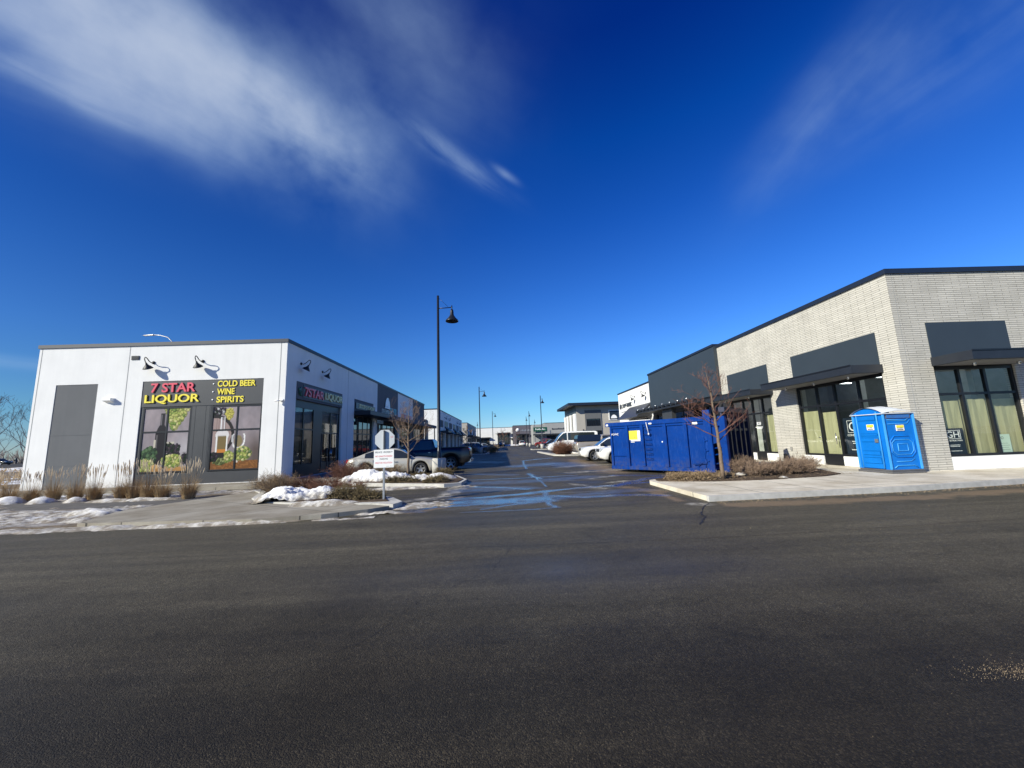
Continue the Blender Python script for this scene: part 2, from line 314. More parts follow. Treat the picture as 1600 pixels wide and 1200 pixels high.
def asphaltm():
    m, t, p = newmat('wet_winter_asphalt'); co = objco(t)
    at = N(t, 'ShaderNodeAttribute', attribute_name='wet'); ws = N(t, 'ShaderNodeSeparateColor'); t.links.new(at.outputs['Color'], ws.inputs[0])
    wet, grit, salt = ws.outputs[0], ws.outputs[1], ws.outputs[2]
    mp = N(t, 'ShaderNodeMapping'); t.links.new(co, mp.inputs[0]); mp.inputs['Scale'].default_value = (0.45, 1.2, 1)
    big = nz(t, mp.outputs[0], 0.55, 7, 0.6, 0.4)
    base = ramp(t, big, [(0.28, (0.060, 0.052, 0.036)), (0.5, (0.078, 0.068, 0.047)), (0.75, (0.100, 0.088, 0.063))])
    med = ramp(t, nz(t, co, 9, 6, 0.7), [(0.3, 0.80), (0.7, 1.22)])
    c = mixc(t, 1.0, base, med, 'MULTIPLY')
    mps = N(t, 'ShaderNodeMapping'); t.links.new(co, mps.inputs[0]); mps.inputs['Scale'].default_value = (0.10, 1.6, 1); mps.inputs['Rotation'].default_value = (0, 0, 0.02)
    c = mixc(t, 1.0, c, ramp(t, nz(t, mps.outputs[0], 1.3, 6, 0.65, 0.3), [(0.30, 0.78), (0.5, 1.0), (0.68, 1.34)]), 'MULTIPLY')
    c = mixc(t, 1.0, c, ramp(t, nz(t, co, 1.1, 7, 0.7, 0.6), [(0.30, 0.72), (0.42, 1.0), (0.62, 1.0), (0.72, 1.18)]), 'MULTIPLY')
    vo = N(t, 'ShaderNodeTexVoronoi'); t.links.new(co, vo.inputs['Vector']); vo.inputs['Scale'].default_value = 120
    sep = N(t, 'ShaderNodeSeparateColor'); t.links.new(vo.outputs['Color'], sep.inputs[0])
    agg = ramp(t, sep.outputs[0], [(0.0, 0.55), (0.6, 1.0), (0.88, 1.35), (0.97, 2.1)])
    c = mixc(t, 1.0, c, agg, 'MULTIPLY')
    chip = fmath(t, 'MULTIPLY', fmath(t, 'GREATER_THAN', sep.outputs[1], 0.9955), fmath(t, 'LESS_THAN', vo.outputs['Distance'], 0.0042*120))
    c = mixc(t, fmath(t, 'MULTIPLY', chip, 0.55), c, (0.42, 0.36, 0.27))
    gn = ramp(t, nz(t, co, 55, 6, 0.75), [(0.35, 0.35), (0.6, 1.0)])
    gcol = ramp(t, nz(t, co, 120, 3, 0.7), [(0.3, (0.10, 0.07, 0.04)), (0.7, (0.36, 0.26, 0.16))])
    c = mixc(t, fmath(t, 'MULTIPLY', grit, gn, clamp=True), c, gcol)
    sn = ramp(t, nz(t, co, 3.5, 8, 0.7), [(0.40, 0.0), (0.62, 1.0)])
    c = mixc(t, fmath(t, 'MULTIPLY', fmath(t, 'MULTIPLY', salt, sn), 0.92), c, (0.46, 0.43, 0.37))
    c = mixc(t, fmath(t, 'MULTIPLY', at.outputs['Alpha'], 0.88), c, mixc(t, 1.0, c, (0.20, 0.17, 0.145), 'MULTIPLY'))  # alpha: painted near-road falloff together with damp darkening
    c = mixc(t, fmath(t, 'MULTIPLY', wet, 0.70), c, (0.080, 0.070, 0.064))
    t.links.new(c, p.inputs['Base Color'])
    rr = ramp(t, big, [(0.30, 0.50), (0.65, 0.72)])
    t.links.new(fmath(t, 'MULTIPLY', rr, fmath(t, 'SUBTRACT', 1.0, fmath(t, 'MULTIPLY', wet, 0.90))), p.inputs['Roughness'])
    t.links.new(fmath(t, 'MULTIPLY_ADD', wet, 0.95, 0.22), p.inputs['Specular IOR Level'])
    h = fmath(t, 'ADD', fmath(t, 'MULTIPLY', vo.outputs['Distance'], -1.0), nz(t, co, 160, 3, 0.7))
    b = N(t, 'ShaderNodeBump'); b.inputs['Distance'].default_value = 0.006; t.links.new(h, b.inputs['Height'])
    t.links.new(fmath(t, 'MULTIPLY_ADD', wet, -0.75, 0.75, clamp=True), b.inputs['Strength']); t.links.new(b.outputs[0], p.inputs['Normal'])
    return m
reg('asphalt', asphaltm())
def pathm():
    return smat('path_asphalt', (0.11, 0.105, 0.10), 0.85, 0, 0.25, 2.5, 0.5, 90, 0.3)
reg('path', pathm())
def vcol(name, rough=0.5):
    m, t, p = newmat(name); a = N(t, 'ShaderNodeAttribute', attribute_name='Col'); t.links.new(a.outputs['Color'], p.inputs['Base Color'])
    p.inputs['Roughness'].default_value = rough; p.inputs['Specular IOR Level'].default_value = 0.2; return m
reg('poster', vcol('printed_window_film', 0.35))

# ------------------------------------------------------------------ mesh helpers
class MB:
    def __init__(s): s.v = []; s.f = []; s.sm = []
    def add(s, vs, fs, smooth=False):
        o = len(s.v); s.v += [tuple(v) for v in vs]; s.f += [tuple(i+o for i in f) for f in fs]; s.sm += [smooth]*len(fs)
    def box(s, x0, x1, y0, y1, z0, z1):
        s.hexa([(x0, y0, z0), (x1, y0, z0), (x1, y1, z0), (x0, y1, z0), (x0, y0, z1), (x1, y0, z1), (x1, y1, z1), (x0, y1, z1)])
    def hexa(s, p): s.add(p, [(0, 3, 2, 1), (4, 5, 6, 7), (0, 1, 5, 4), (1, 2, 6, 5), (2, 3, 7, 6), (3, 0, 4, 7)])
    def prism(s, poly, z0, z1):
        n = len(poly); s.add([(x, y, z0) for x, y in poly]+[(x, y, z1) for x, y in poly],
              [tuple(range(n-1, -1, -1)), tuple(range(n, 2*n))]+[(i, (i+1) % n, n+(i+1) % n, n+i) for i in range(n)])
    def tube(s, pts, r, k=8, cap=True):
        pts = [Vector(p) for p in pts]; rr = r if isinstance(r, (list, tuple)) else [r]*len(pts)
        vs = []; fs = []; ref = None
        for i, p in enumerate(pts):
            d = (pts[min(i+1, len(pts)-1)]-pts[max(i-1, 0)]).normalized()
            if ref is None: ref = d.orthogonal().normalized()
            a = (ref - d*ref.dot(d)); a = a.normalized() if a.length > 1e-6 else d.orthogonal().normalized(); ref = a; b = d.cross(a)
            for j in range(k):
                t = 2*PI*j/k; vs.append(p+(a*math.cos(t)+b*math.sin(t))*rr[i])
        for i in range(len(pts)-1):
            for j in range(k): fs.append((i*k+j, i*k+(j+1) % k, (i+1)*k+(j+1) % k, (i+1)*k+j))
        if cap: fs.append(tuple(range(k-1, -1, -1))); fs.append(tuple(range((len(pts)-1)*k, len(pts)*k)))
        s.add(vs, fs, k > 5)
    def lathe(s, prof, loc=(0, 0, 0), rot=None, k=24):
        R = rot or Matrix.Identity(3); L = Vector(loc); vs = []; fs = []
        for r, z in prof:
            for j in range(k): t = 2*PI*j/k; vs.append(L+R @ Vector((r*math.cos(t), r*math.sin(t), z)))
        for i in range(len(prof)-1):
            for j in range(k): fs.append((i*k+j, i*k+(j+1) % k, (i+1)*k+(j+1) % k, (i+1)*k+j))
        s.add(vs, fs, True)
    def build(s, name, mat, parent=None, bevel=0.0, weld=False):
        me = bpy.data.meshes.new(name); vs = s.v
        if parent is not None:
            Mi = wmat(parent).inverted(); vs = [tuple(Mi @ Vector(v)) for v in s.v]
        me.from_pydata(vs, [], s.f); me.polygons.foreach_set('use_smooth', s.sm); me.update()
        if bevel:
            bm = bmesh.new(); bm.from_mesh(me)
            bmesh.ops.bevel(bm, geom=list(bm.edges), offset=bevel, segments=2, affect='EDGES', clamp_overlap=True)
            bm.to_mesh(me); bm.free()
        me.materials.append(mat if not isinstance(mat, str) else MT[mat])
        o = bpy.data.objects.new(name, me); COL.objects.link(o)
        if parent is not None: o.parent = parent
        return o
def each(mb, name, mat, parent=None, bevel=0.0):
    """build every connected piece of a mesh builder as an object of its own"""
    par = list(range(len(mb.v)))
    def find(a):
        while par[a] != a: par[a] = par[par[a]]; a = par[a]
        return a
    for f in mb.f:
        for i in f[1:]: par[find(i)] = find(f[0])
    comp = {}
    for k, f in enumerate(mb.f): comp.setdefault(find(f[0]), []).append(k)
    out = []
    for ks in comp.values():
        used = sorted({i for k in ks for i in mb.f[k]}); mp = {a: i for i, a in enumerate(used)}; q = MB()
        q.v = [mb.v[a] for a in used]; q.f = [tuple(mp[i] for i in mb.f[k]) for k in ks]; q.sm = [mb.sm[k] for k in ks]
        out.append(q.build(name, mat, parent, bevel))
    return out
def wmat(o):
    m = Matrix.LocRotScale(o.location, o.rotation_euler, o.scale)
    return (wmat(o.parent) @ m) if o.parent else m
def tag(o, label=None, cat=None, group=None, kind=None):
    if label: o['label'] = label
    if cat: o['category'] = cat
    if group: o['group'] = group
    if kind: o['kind'] = kind
    return o
def thing(name, label, cat, loc=(0, 0, 0), rz=0.0, group=None):
    o = bpy.data.objects.new(name, None); COL.objects.link(o); o.location = loc; o.rotation_euler = (0, 0, rz)
    o.empty_display_size = 0.3
    return tag(o, label, cat, group)
def copy_tree(o, parent=None):
    c = o.copy(); COL.objects.link(c); c.parent = parent
    for ch in list(o.children): copy_tree(ch, c)
    return c
class Fc:   # a facade frame: origin o, horizontal unit u, outward normal n
    def __init__(s, o, u, n): s.o = Vector(o); s.u = Vector(u); s.n = Vector(n)
    def p(s, u, z, d=0.0): return s.o+s.u*u+s.n*d+Vector((0, 0, z))
    def box(s, mb, u0, u1, z0, z1, d0, d1):
        q = [s.p(u0, z0, d0), s.p(u1, z0, d0), s.p(u1, z0, d1), s.p(u0, z0, d1), s.p(u0, z1, d0), s.p(u1, z1, d0), s.p(u1, z1, d1), s.p(u0, z1, d1)]
        if (s.u.cross(s.n)).z < 0: q = [q[3], q[2], q[1], q[0], q[7], q[6], q[5], q[4]]
        mb.hexa(q)
    def quad(s, mb, u0, u1, z0, z1, d): mb.add([s.p(u0, z0, d), s.p(u1, z0, d), s.p(u1, z1, d), s.p(u0, z1, d)], [(0, 1, 2, 3)])
def wall(F, mb, u0, u1, z0, z1, t, holes):
    us = sorted({u0, u1, *[h[0] for h in holes], *[h[1] for h in holes]}); us = [u for u in us if u0 <= u <= u1]
    for a, b in zip(us, us[1:]):
        m = (a+b)/2; hs = sorted([(h[2], h[3]) for h in holes if h[0] < m < h[1]]); z = z0
        for h0, h1 in hs:
            if h0 > z+1e-4: F.box(mb, a, b, z, h0, -t, 0)
            z = max(z, h1)
        if z < z1-1e-4: F.box(mb, a, b, z, z1, -t, 0)
def window(F, parent, u0, u1, z0, z1, d, us=(), zs=(), fw_=0.06, glass='darkglass', label=None, depth=0.06, name='window'):
    fr = MB()
    F.box(fr, u0, u1, z0, z0+fw_, d-depth, d); F.box(fr, u0, u1, z1-fw_, z1, d-depth, d)
    F.box(fr, u0, u0+fw_, z0+fw_, z1-fw_, d-depth, d); F.box(fr, u1-fw_, u1, z0+fw_, z1-fw_, d-depth, d)
    for u in us: F.box(fr, u-fw_/2, u+fw_/2, z0+fw_, z1-fw_, d-depth, d-0.003)
    ue = [u0+fw_/2]+list(us)+[u1-fw_/2]
    for z in zs:
        if isinstance(z, (int, float)): z = (z, 0, len(ue)-1)
        for i in range(z[1], z[2]): F.box(fr, ue[i]+fw_/2, ue[i+1]-fw_/2, z[0]-fw_/2, z[0]+fw_/2, d-depth, d-0.005)
    o = fr.build(name, 'frame', parent)
    g = MB(); F.quad(g, u0+0.01, u1-0.01, z0+0.01, z1-0.01, d-depth/2); g.build('pane', glass, o)
    if label: o['label'] = label
    return o
def text(body, size_h, F, u, z, d, mat, name, parent, width=None, bold=0.0, thick=0.02, group=None, align='LEFT'):
    cu = bpy.data.curves.new('t', 'FONT'); cu.body = body; cu.size = 1; cu.offset = bold; cu.extrude = 0.001; cu.resolution_u = 4
    ob = bpy.data.objects.new('t', cu); COL.objects.link(ob)
    dg = bpy.context.evaluated_depsgraph_get(); me = bpy.data.meshes.new_from_object(ob.evaluated_get(dg))
    bpy.data.objects.remove(ob); bpy.data.curves.remove(cu)
    v = np.array([x.co[:] for x in me.vertices]); x0, x1 = v[:, 0].min(), v[:, 0].max(); y0, y1 = v[:, 1].min(), v[:, 1].max()
    sy = size_h/(y1-y0); sx = width/(x1-x0) if width else sy
    Mi = wmat(parent).inverted() if parent else Matrix.Identity(4)
    w = (x1-x0)*sx; off = 0 if align == 'LEFT' else -w/2
    for i, vt in enumerate(me.vertices):
        q = F.p(u+off+(v[i, 0]-x0)*sx, z+(v[i, 1]-y0)*sy, d+(thick if v[i, 2] > 0 else 0.0)); vt.co = Mi @ q
    me.materials.append(MT[mat]); me.name = name; o = bpy.data.objects.new(name, me); COL.objects.link(o)
    if parent: o.parent = parent
    return o
def glyphs(F, u0, u1, z0, z1, d, mat, name, parent, n=8, th=0.03, seed=1):
    r = random.Random(seed); m = MB(); w_ = (u1-u0)/n; s = w_*0.17; h = z1-z0
    for k in range(n):
        a = u0+k*w_; b = a+w_*0.74; kind = r.randrange(5)
        F.box(m, a, a+s, z0, z1, d, d+th)
        if kind in (0, 1, 3): F.box(m, b-s, b, z0+(h*0.45 if kind == 3 else 0), z1, d, d+th)
        if kind in (1, 2, 4): F.box(m, a+s, b-s, z1-s, z1, d, d+th)
        if kind in (0, 2, 3): F.box(m, a+s, b-s, z0+h*0.42, z0+h*0.42+s, d, d+th)
        if kind in (1, 4): F.box(m, a+s, b-s, z0, z0+s, d, d+th)
    return m.build(name, mat, parent)
def struct(name, mb, mat): return tag(mb.build(name, mat), kind='structure')

# ------------------------------------------------------------------ ground, road, walks
g = MB(); g.add([(-1500, -300, -0.06), (1500, -300, -0.06), (1500, 3000, -0.06), (-1500, 3000, -0.06)], [(0, 1, 2, 3)]); struct('ground', g, 'ground')
def pxg(px, py, z=0.0):
    d = ray(px, py); t = (z-CAM_H)/d.z; return (d.x*t, d.y*t)
def kpt(x, y): return pxg(740+x/4.0, 680+y/4.0)
puddles = [  # centre lines in photograph pixels unprojected onto the ground, with half widths in metres
    ([kpt(-60, 482), kpt(200, 472), kpt(400, 462), kpt(520, 450)], 0.055, 1.0),
    ([kpt(520, 450), kpt(470, 430), kpt(455, 390), kpt(445, 345)], 0.09, 1.0),
    ([kpt(-120, 400), kpt(100, 385), kpt(300, 368), kpt(500, 345)], 0.28, 1.0),
    ([kpt(60, 462), kpt(200, 440), kpt(330, 425), kpt(440, 400)], 0.10, 0.9),
    ([kpt(-60, 432), kpt(100, 425), kpt(250, 412), kpt(420, 388)], 0.22, 0.75),
    ([kpt(-60, 322), kpt(150, 325), kpt(330, 336)], 0.26, 0.95),
    ([kpt(-160, 285), kpt(0, 280), kpt(300, 268), kpt(640, 250)], 0.14, 0.9),
    ([kpt(500, 345), kpt(650, 330), kpt(880, 312), kpt(1020, 300), kpt(1130, 290)], 0.20, 0.95),
    ([kpt(460, 322), kpt(400, 275), kpt(345, 240)], 0.05, 1.0),
    ([kpt(345, 240), kpt(380, 262), kpt(425, 272)], 0.16, 0.9),
    ([kpt(330, 210), kpt(312, 180), kpt(310, 160)], 0.10, 0.9),
    ([kpt(310, 160), kpt(400, 150), kpt(480, 143)], 0.35, 0.8),
    ([kpt(380, 195), kpt(500, 190), kpt(640, 182)], 0.12, 0.6),
    ([kpt(500, 378), kpt(700, 388), kpt(900, 375), kpt(1060, 372), kpt(1190, 376)], 0.20, 1.0),
    ([kpt(880, 318), kpt(960, 300), kpt(1100, 268), kpt(1160, 262)], 0.26, 1.0),
    ([kpt(880, 250), kpt(1000, 250), kpt(1150, 252)], 0.30, 0.9),
    ([kpt(560, 360), kpt(720, 352), kpt(860, 352)], 0.22, 0.35),
    ([pxg(640, 798), pxg(680, 792), pxg(740, 788)], 0.30, 1.0),
    ([pxg(560, 806), pxg(600, 800), pxg(660, 800)], 0.12, 0.95),
    ([kpt(-100, 425), kpt(120, 418), kpt(420, 400)], 0.75, 1.0), ([kpt(520, 395), kpt(700, 372), kpt(900, 350), kpt(1050, 340)], 0.45, 0.55),
    ([kpt(-60, 345), kpt(300, 330)], 0.7, 0.55), ([kpt(0, 300), kpt(400, 285), kpt(700, 262)], 0.8, 0.5), ([kpt(330, 190), kpt(520, 175), kpt(620, 190)], 1.6, 0.6),
    ([pxg(690, 742), pxg(760, 741), pxg(800, 742)], 0.5, 0.45),
    ([pxg(700, 722), pxg(780, 722)], 0.8, 0.5), ([pxg(720, 712), pxg(785, 713)], 1.0, 0.45),
]
salts = [([kpt(620, 235), kpt(760, 222), kpt(880, 215)], 0.5), ([kpt(600, 195), kpt(760, 185), kpt(860, 180)], 0.6), ([kpt(830, 296), kpt(960, 285), kpt(1050, 278)], 0.16),
         ([kpt(720, 270), kpt(900, 250)], 0.25), ([kpt(1380, 430), kpt(1460, 432)], 0.18), ([pxg(610, 786), pxg(700, 776), pxg(715, 760)], 0.35), ([kpt(640, 305), kpt(800, 330)], 0.25)]
grits = [([kpt(960, 325), kpt(1080, 345), kpt(1180, 355)], 0.30), ([pxg(1150, 789), pxg(1200, 787), pxg(1400, 779), pxg(1600, 766), pxg(1700, 760)], 0.34),
         ([pxg(640, 802), pxg(700, 792), pxg(720, 775)], 0.14), ([pxg(1520, 1048), pxg(1570, 1050), pxg(1650, 1055)], 0.15), ([kpt(620, 150), kpt(860, 230)], 0.8),
         ([pxg(1010, 765), pxg(1060, 782)], 0.16)]
xs = np.concatenate([[-200, -60, -30, -22, -18], np.arange(-16, 16.01, 0.075), [17, 18, 20, 24, 30, 60, 200]])
ys = np.concatenate([[-40, -5], np.arange(1.0, 8.0, 0.5), np.arange(8.0, 20, 0.07), np.arange(20, 42, 0.16), [50, 70, 100, 150, 200, 260]])
GX, GY = np.meshgrid(xs, ys)
nzv = np.array([mn.fractal(Vector((x*0.8, y*1.4, 3.1)), 0.9, 2.1, 4) for x, y in zip(GX.ravel(), GY.ravel())]).reshape(GX.shape)
nz2 = np.array([mn.fractal(Vector((x*3.5, y*5.0, 9.1)), 0.9, 2.1, 3) for x, y in zip(GX.ravel(), GY.ravel())]).reshape(GX.shape)
def field(lines):
    out = np.zeros_like(GX)
    for L in lines:
        pts, hw = L[0], L[1]; k = L[2] if len(L) > 2 else 1.0
        best = np.full(GX.shape, 1e9)
        for (ax, ay), (bx, by) in zip(pts, pts[1:]):
            dx, dy = bx-ax, by-ay; l2 = dx*dx+dy*dy+1e-9
            tt = np.clip(((GX-ax)*dx+(GY-ay)*dy)/l2, 0, 1)
            best = np.minimum(best, np.hypot(GX-ax-tt*dx, GY-ay-tt*dy))
        best = best+(nzv*0.55+nz2*0.40)*hw
        e = np.clip((hw*1.15-best)/(hw*0.75), 0, 1); out = np.maximum(out, e*e*(3-2*e)*k)
    return out
wet = field(puddles)
damp = np.clip((nzv-0.1)*1.2, 0, 1)*np.clip((GY-9)/3, 0, 1)*np.clip((60-GY)/20, 0, 1)*0.35
wet = np.clip(wet*(0.88+0.40*nzv+0.30*nz2), 0, 1); wet = np.maximum(wet, damp)
dark = np.clip((6.0+0.9*nzv-GY)/3.8, 0, 1); dark = dark*dark*(3-2*dark)  # near road darker in colour: lens falloff painted in along with damp
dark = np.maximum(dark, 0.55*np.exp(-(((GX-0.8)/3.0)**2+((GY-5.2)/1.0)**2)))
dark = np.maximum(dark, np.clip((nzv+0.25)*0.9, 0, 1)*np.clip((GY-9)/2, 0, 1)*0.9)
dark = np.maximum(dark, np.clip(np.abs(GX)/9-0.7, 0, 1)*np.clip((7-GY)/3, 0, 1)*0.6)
road_damp = np.exp(-(((GX-0.8)/2.8)**2+((GY-5.0)/0.6)**2))*0.27*(0.7+0.6*nzv); wet = np.maximum(wet, np.clip(road_damp, 0, 1))
salt = field(salts); grit = field(grits)
ny, nx = GX.shape
me = bpy.data.meshes.new('road')
crown = np.zeros_like(GX)
V = np.stack([GX, GY, crown], -1).reshape(-1, 3)
idx = np.arange(ny*nx).reshape(ny, nx); Fq = np.stack([idx[:-1, :-1], idx[:-1, 1:], idx[1:, 1:], idx[1:, :-1]], -1).reshape(-1, 4)
me.vertices.add(len(V)); me.vertices.foreach_set('co', V.ravel())
me.loops.add(Fq.size); me.loops.foreach_set('vertex_index', Fq.ravel().astype(np.int32))
me.polygons.add(len(Fq)); me.polygons.foreach_set('loop_start', np.arange(0, Fq.size, 4, dtype=np.int32)); me.polygons.foreach_set('loop_total', np.full(len(Fq), 4, np.int32))
me.update(calc_edges=True)
ca = me.color_attributes.new('wet', 'FLOAT_COLOR', 'POINT')
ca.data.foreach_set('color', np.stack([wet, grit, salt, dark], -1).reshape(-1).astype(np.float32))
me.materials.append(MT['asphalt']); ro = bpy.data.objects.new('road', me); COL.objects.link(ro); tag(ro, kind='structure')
# verge of frozen ground left of the drive, lying over the asphalt sheet
def sheet(name, poly, z, mat, z0=-0.02):
    m = MB(); m.prism(poly, z0, z); return struct(name, m, mat)
sheet('verge', [(-200, 9.5), (-30, 9.42), (-9.6, 9.42), (-10.4, 11.0), (-10.4, 12.0), (-12.0, 12.3), (-18.7, 13.0), (-60, 18.5), (-200, 20)], 0.03, 'ground')
sheet('verge', [(-200, 23), (-60, 21.5), (-18.7, 15.2), (-11.8, 14.35), (-9.6, 14.9), (-11.6, 15.4), (-14.0, 16.9), (-24.5, 17.0), (-24.5, 62), (-200, 62)], 0.034, 'ground')
sheet('path', [(-200, 20), (-60, 18.5), (-18.7, 13.0), (-12.0, 12.3), (-10.2, 12.0), (-9.3, 12.9), (-9.2, 15.0), (-11.8, 14.35), (-18.7, 15.2), (-60, 21.5), (-200, 23)], 0.022, 'path')
sheet('pavement_left', [(-9.75, 9.38), (-5.6, 9.0), (-4.2, 9.25), (-3.3, 9.72), (-2.9, 10.1), (-3.5, 10.45), (-5.2, 10.75), (-6.9, 11.55), (-7.9, 12.6), (-8.6, 14.2), (-9.25, 15.0), (-10.3, 12.1), (-10.45, 11.0)], 0.10, 'walk2')
# planting islands: kerb ring and bed
def island(kerb, bed, zk=0.13, zb=0.155, matk='concrete'):
    k = MB(); k.prism(kerb, -0.02, zk); struct('kerb', k, matk)
    b = MB(); b.prism(bed, zk-0.02, zb); struct('planting_bed', b, 'mulch')
island([(-9.4, 15.1), (-8.62, 14.2), (-7.9, 12.62), (-6.85, 11.6), (-5.15, 10.8), (-3.45, 10.5), (-2.82, 10.15), (-2.7, 10.6), (-3.2, 11.5), (-4.6, 12.9), (-6.3, 14.7), (-7.8, 15.9), (-9.3, 16.1)],
       [(-9.15, 15.2), (-8.4, 14.2), (-7.7, 12.75), (-6.7, 11.75), (-5.1, 11.0), (-3.5, 10.7), (-3.1, 10.7), (-3.4, 11.4), (-4.7, 12.75), (-6.4, 14.5), (-7.8, 15.7), (-9.1, 15.9)])
island([(-7.6, 17.0), (-5.0, 15.9), (-2.2, 14.6), (-1.6, 14.9), (-1.5, 16.2), (-2.2, 18.5), (-2.6, 20.0), (-7.5, 20.0)],
       [(-7.45, 17.15), (-5.0, 16.05), (-2.2, 14.8), (-1.75, 15.0), (-1.65, 16.15), (-2.35, 18.4), (-2.75, 19.85), (-7.45, 19.85)])
kr = MB(); kr.prism([(-24.0, 17.0), (-7.45, 17.0), (-7.45, 20.0), (-8.9, 20.0), (-8.9, 54.0), (-11.5, 54.0), (-11.5, 20.0), (-24.0, 20.0)], -0.02, 0.125)
struct('pavement_by_shop', kr, 'walk2')
# right pavement with kerb
sheet('pavement_right', [(5.0, 13.4), (4.9, 13.1), (4.92, 9.52), (9.9, 9.78), (14.1, 10.3), (30, 12.2), (60, 16), (60, 20), (16, 20), (16, 56), (12.2, 56), (12.2, 19.2), (9.6, 16.9), (8.9, 15.0), (6.0, 13.9)], 0.12, 'walk')
kb = MB(); kb.prism([(5.15, 13.25), (5.1, 12.85), (6.6, 12.25), (8.3, 12.12), (10.4, 12.45), (11.3, 12.9), (12.15, 15.2), (12.15, 18.9), (9.7, 16.75), (8.95, 14.85), (6.1, 13.8)], 0.10, 0.15); struct('planting_bed', kb, 'mulch')
kf = MB()
for a, b in zip([(4.9, 9.5), (9.9, 9.76), (14.1, 10.28), (30, 12.18)], [(9.9, 9.76), (14.1, 10.28), (30, 12.18), (60, 15.98)]):
    kf.prism([(a[0], a[1]-0.12), (b[0], b[1]-0.12), (b[0], b[1]-0.004), (a[0], a[1]-0.004)], -0.02, 0.128)
struct('kerb', kf, 'concrete')
# far right islands and kerbs along the lot
island([(5.1, 39), (6.0, 37.6), (11.5, 37.6), (11.5, 40.5), (5.6, 40.5), (5.0, 52), (4.6, 52)], [(5.4, 39), (6.1, 37.8), (11.3, 37.8), (11.3, 40.3), (5.6, 40.3)])
island([(5.0, 66), (12, 66), (12, 70), (5.0, 70)], [(5.2, 66.2), (11.8, 66.2), (11.8, 69.8), (5.2, 69.8)])
island([(-9.0, 52), (-2.2, 52), (-1.8, 54), (-2.2, 57), (-9.0, 57)], [(-8.8, 52.2), (-2.4, 52.2), (-2.1, 54), (-2.4, 56.8), (-8.8, 56.8)])

# cracks and paving seam in the road (thin tar lines)
def ribbon(name, pts, w, z, mat, jit=0.02, step=0.12):
    P = []; 
    for (ax, ay), (bx, by) in zip(pts, pts[1:]):
        n = max(1, int(math.hypot(bx-ax, by-ay)/step))
        for i in range(n): P.append((ax+(bx-ax)*i/n+random.uniform(-jit, jit), ay+(by-ay)*i/n+random.uniform(-jit, jit)))
    P.append(pts[-1]); vs = []; fs = []
    for i, (x, y) in enumerate(P):
        a = P[max(0, i-1)]; b = P[min(len(P)-1, i+1)]; dx, dy = b[0]-a[0], b[1]-a[1]; l = math.hypot(dx, dy) or 1
        ww = w*random.uniform(0.35, 1.3); vs += [(x-dy/l*ww, y+dx/l*ww, z), (x+dy/l*ww, y-dx/l*ww, z)]
    for i in range(len(P)-1): fs.append((2*i+1, 2*i+3, 2*i+2, 2*i))
    m = MB(); m.add(vs, fs); return struct(name, m, mat)
reg('tar', smat('crack_sealant', (0.012, 0.011, 0.010), 0.6, 0, 0.2))
reg('seamdust', smat('dusty_seam', (0.075, 0.06, 0.045), 0.9, 0, 0.4, 8))
ribbon('road_crack', [(4.78, 9.2), (4.45, 8.75), (4.1, 8.25), (3.9, 7.7), (3.5, 7.1)], 0.016, 0.004, 'tar', 0.03, 0.1)
ribbon('road_crack', [(-1.9, 2.9), (-1.2, 3.5), (-0.9, 4.3), (-0.2, 5.1), (0.1, 6.2)], 0.0022, 0.004, 'tar', 0.02, 0.05)
ribbon('road_crack', [(4.4, 5.4), (5.2, 5.0), (6.6, 4.9), (8.2, 4.5)], 0.003, 0.004, 'tar', 0.03, 0.08)
ribbon('paving_seam', [(-8, 6.55), (-3.9, 6.41), (0.1, 6.24), (2.2, 6.2)], 0.004, 0.004, 'tar', 0.006)
ribbon('paving_seam', [(2.2, 6.2), (4.1, 6.22), (8.8, 6.55), (14, 6.95)], 0.008, 0.004, 'seamdust', 0.012)
# loose grit: little stones beside the right kerb, on the near right patch and over the road
gm = MB()
def stone(x, y, s, z=0.0):
    a = random.uniform(0, PI); vs = []
    for k in range(4): t = a+k*PI/2; vs.append((x+math.cos(t)*s*random.uniform(.7, 1.1), y+math.sin(t)*s*random.uniform(.7, 1.1), z))
    vs.append((x, y, z+s*0.9)); gm.add(vs, [(0, 1, 4), (1, 2, 4), (2, 3, 4), (3, 0, 4)])
for i in range(1500):
    x = random.uniform(5, 22); y = 9.4+(x-4.9)*0.088-abs(random.gauss(0.05, 0.22)); stone(x, y, random.uniform(0.006, 0.016))
cx, cy = pxg(1570, 1050)
for i in range(500): stone(random.gauss(cx+0.1, 0.19), random.gauss(cy, 0.055), random.uniform(0.0015, 0.0035))
for i in range(260): stone(random.uniform(-5, 6), random.uniform(1.6, 8), random.uniform(0.0015, 0.003))
for i in range(160): stone(random.uniform(-4, 9), random.gauss(14, 4), random.uniform(0.005, 0.012))
reg('grit', smat('loose_grit', (0.27, 0.205, 0.13), 0.9, 0, 0.4, 30))
tag(gm.build('loose_grit', 'grit'), kind='stuff')

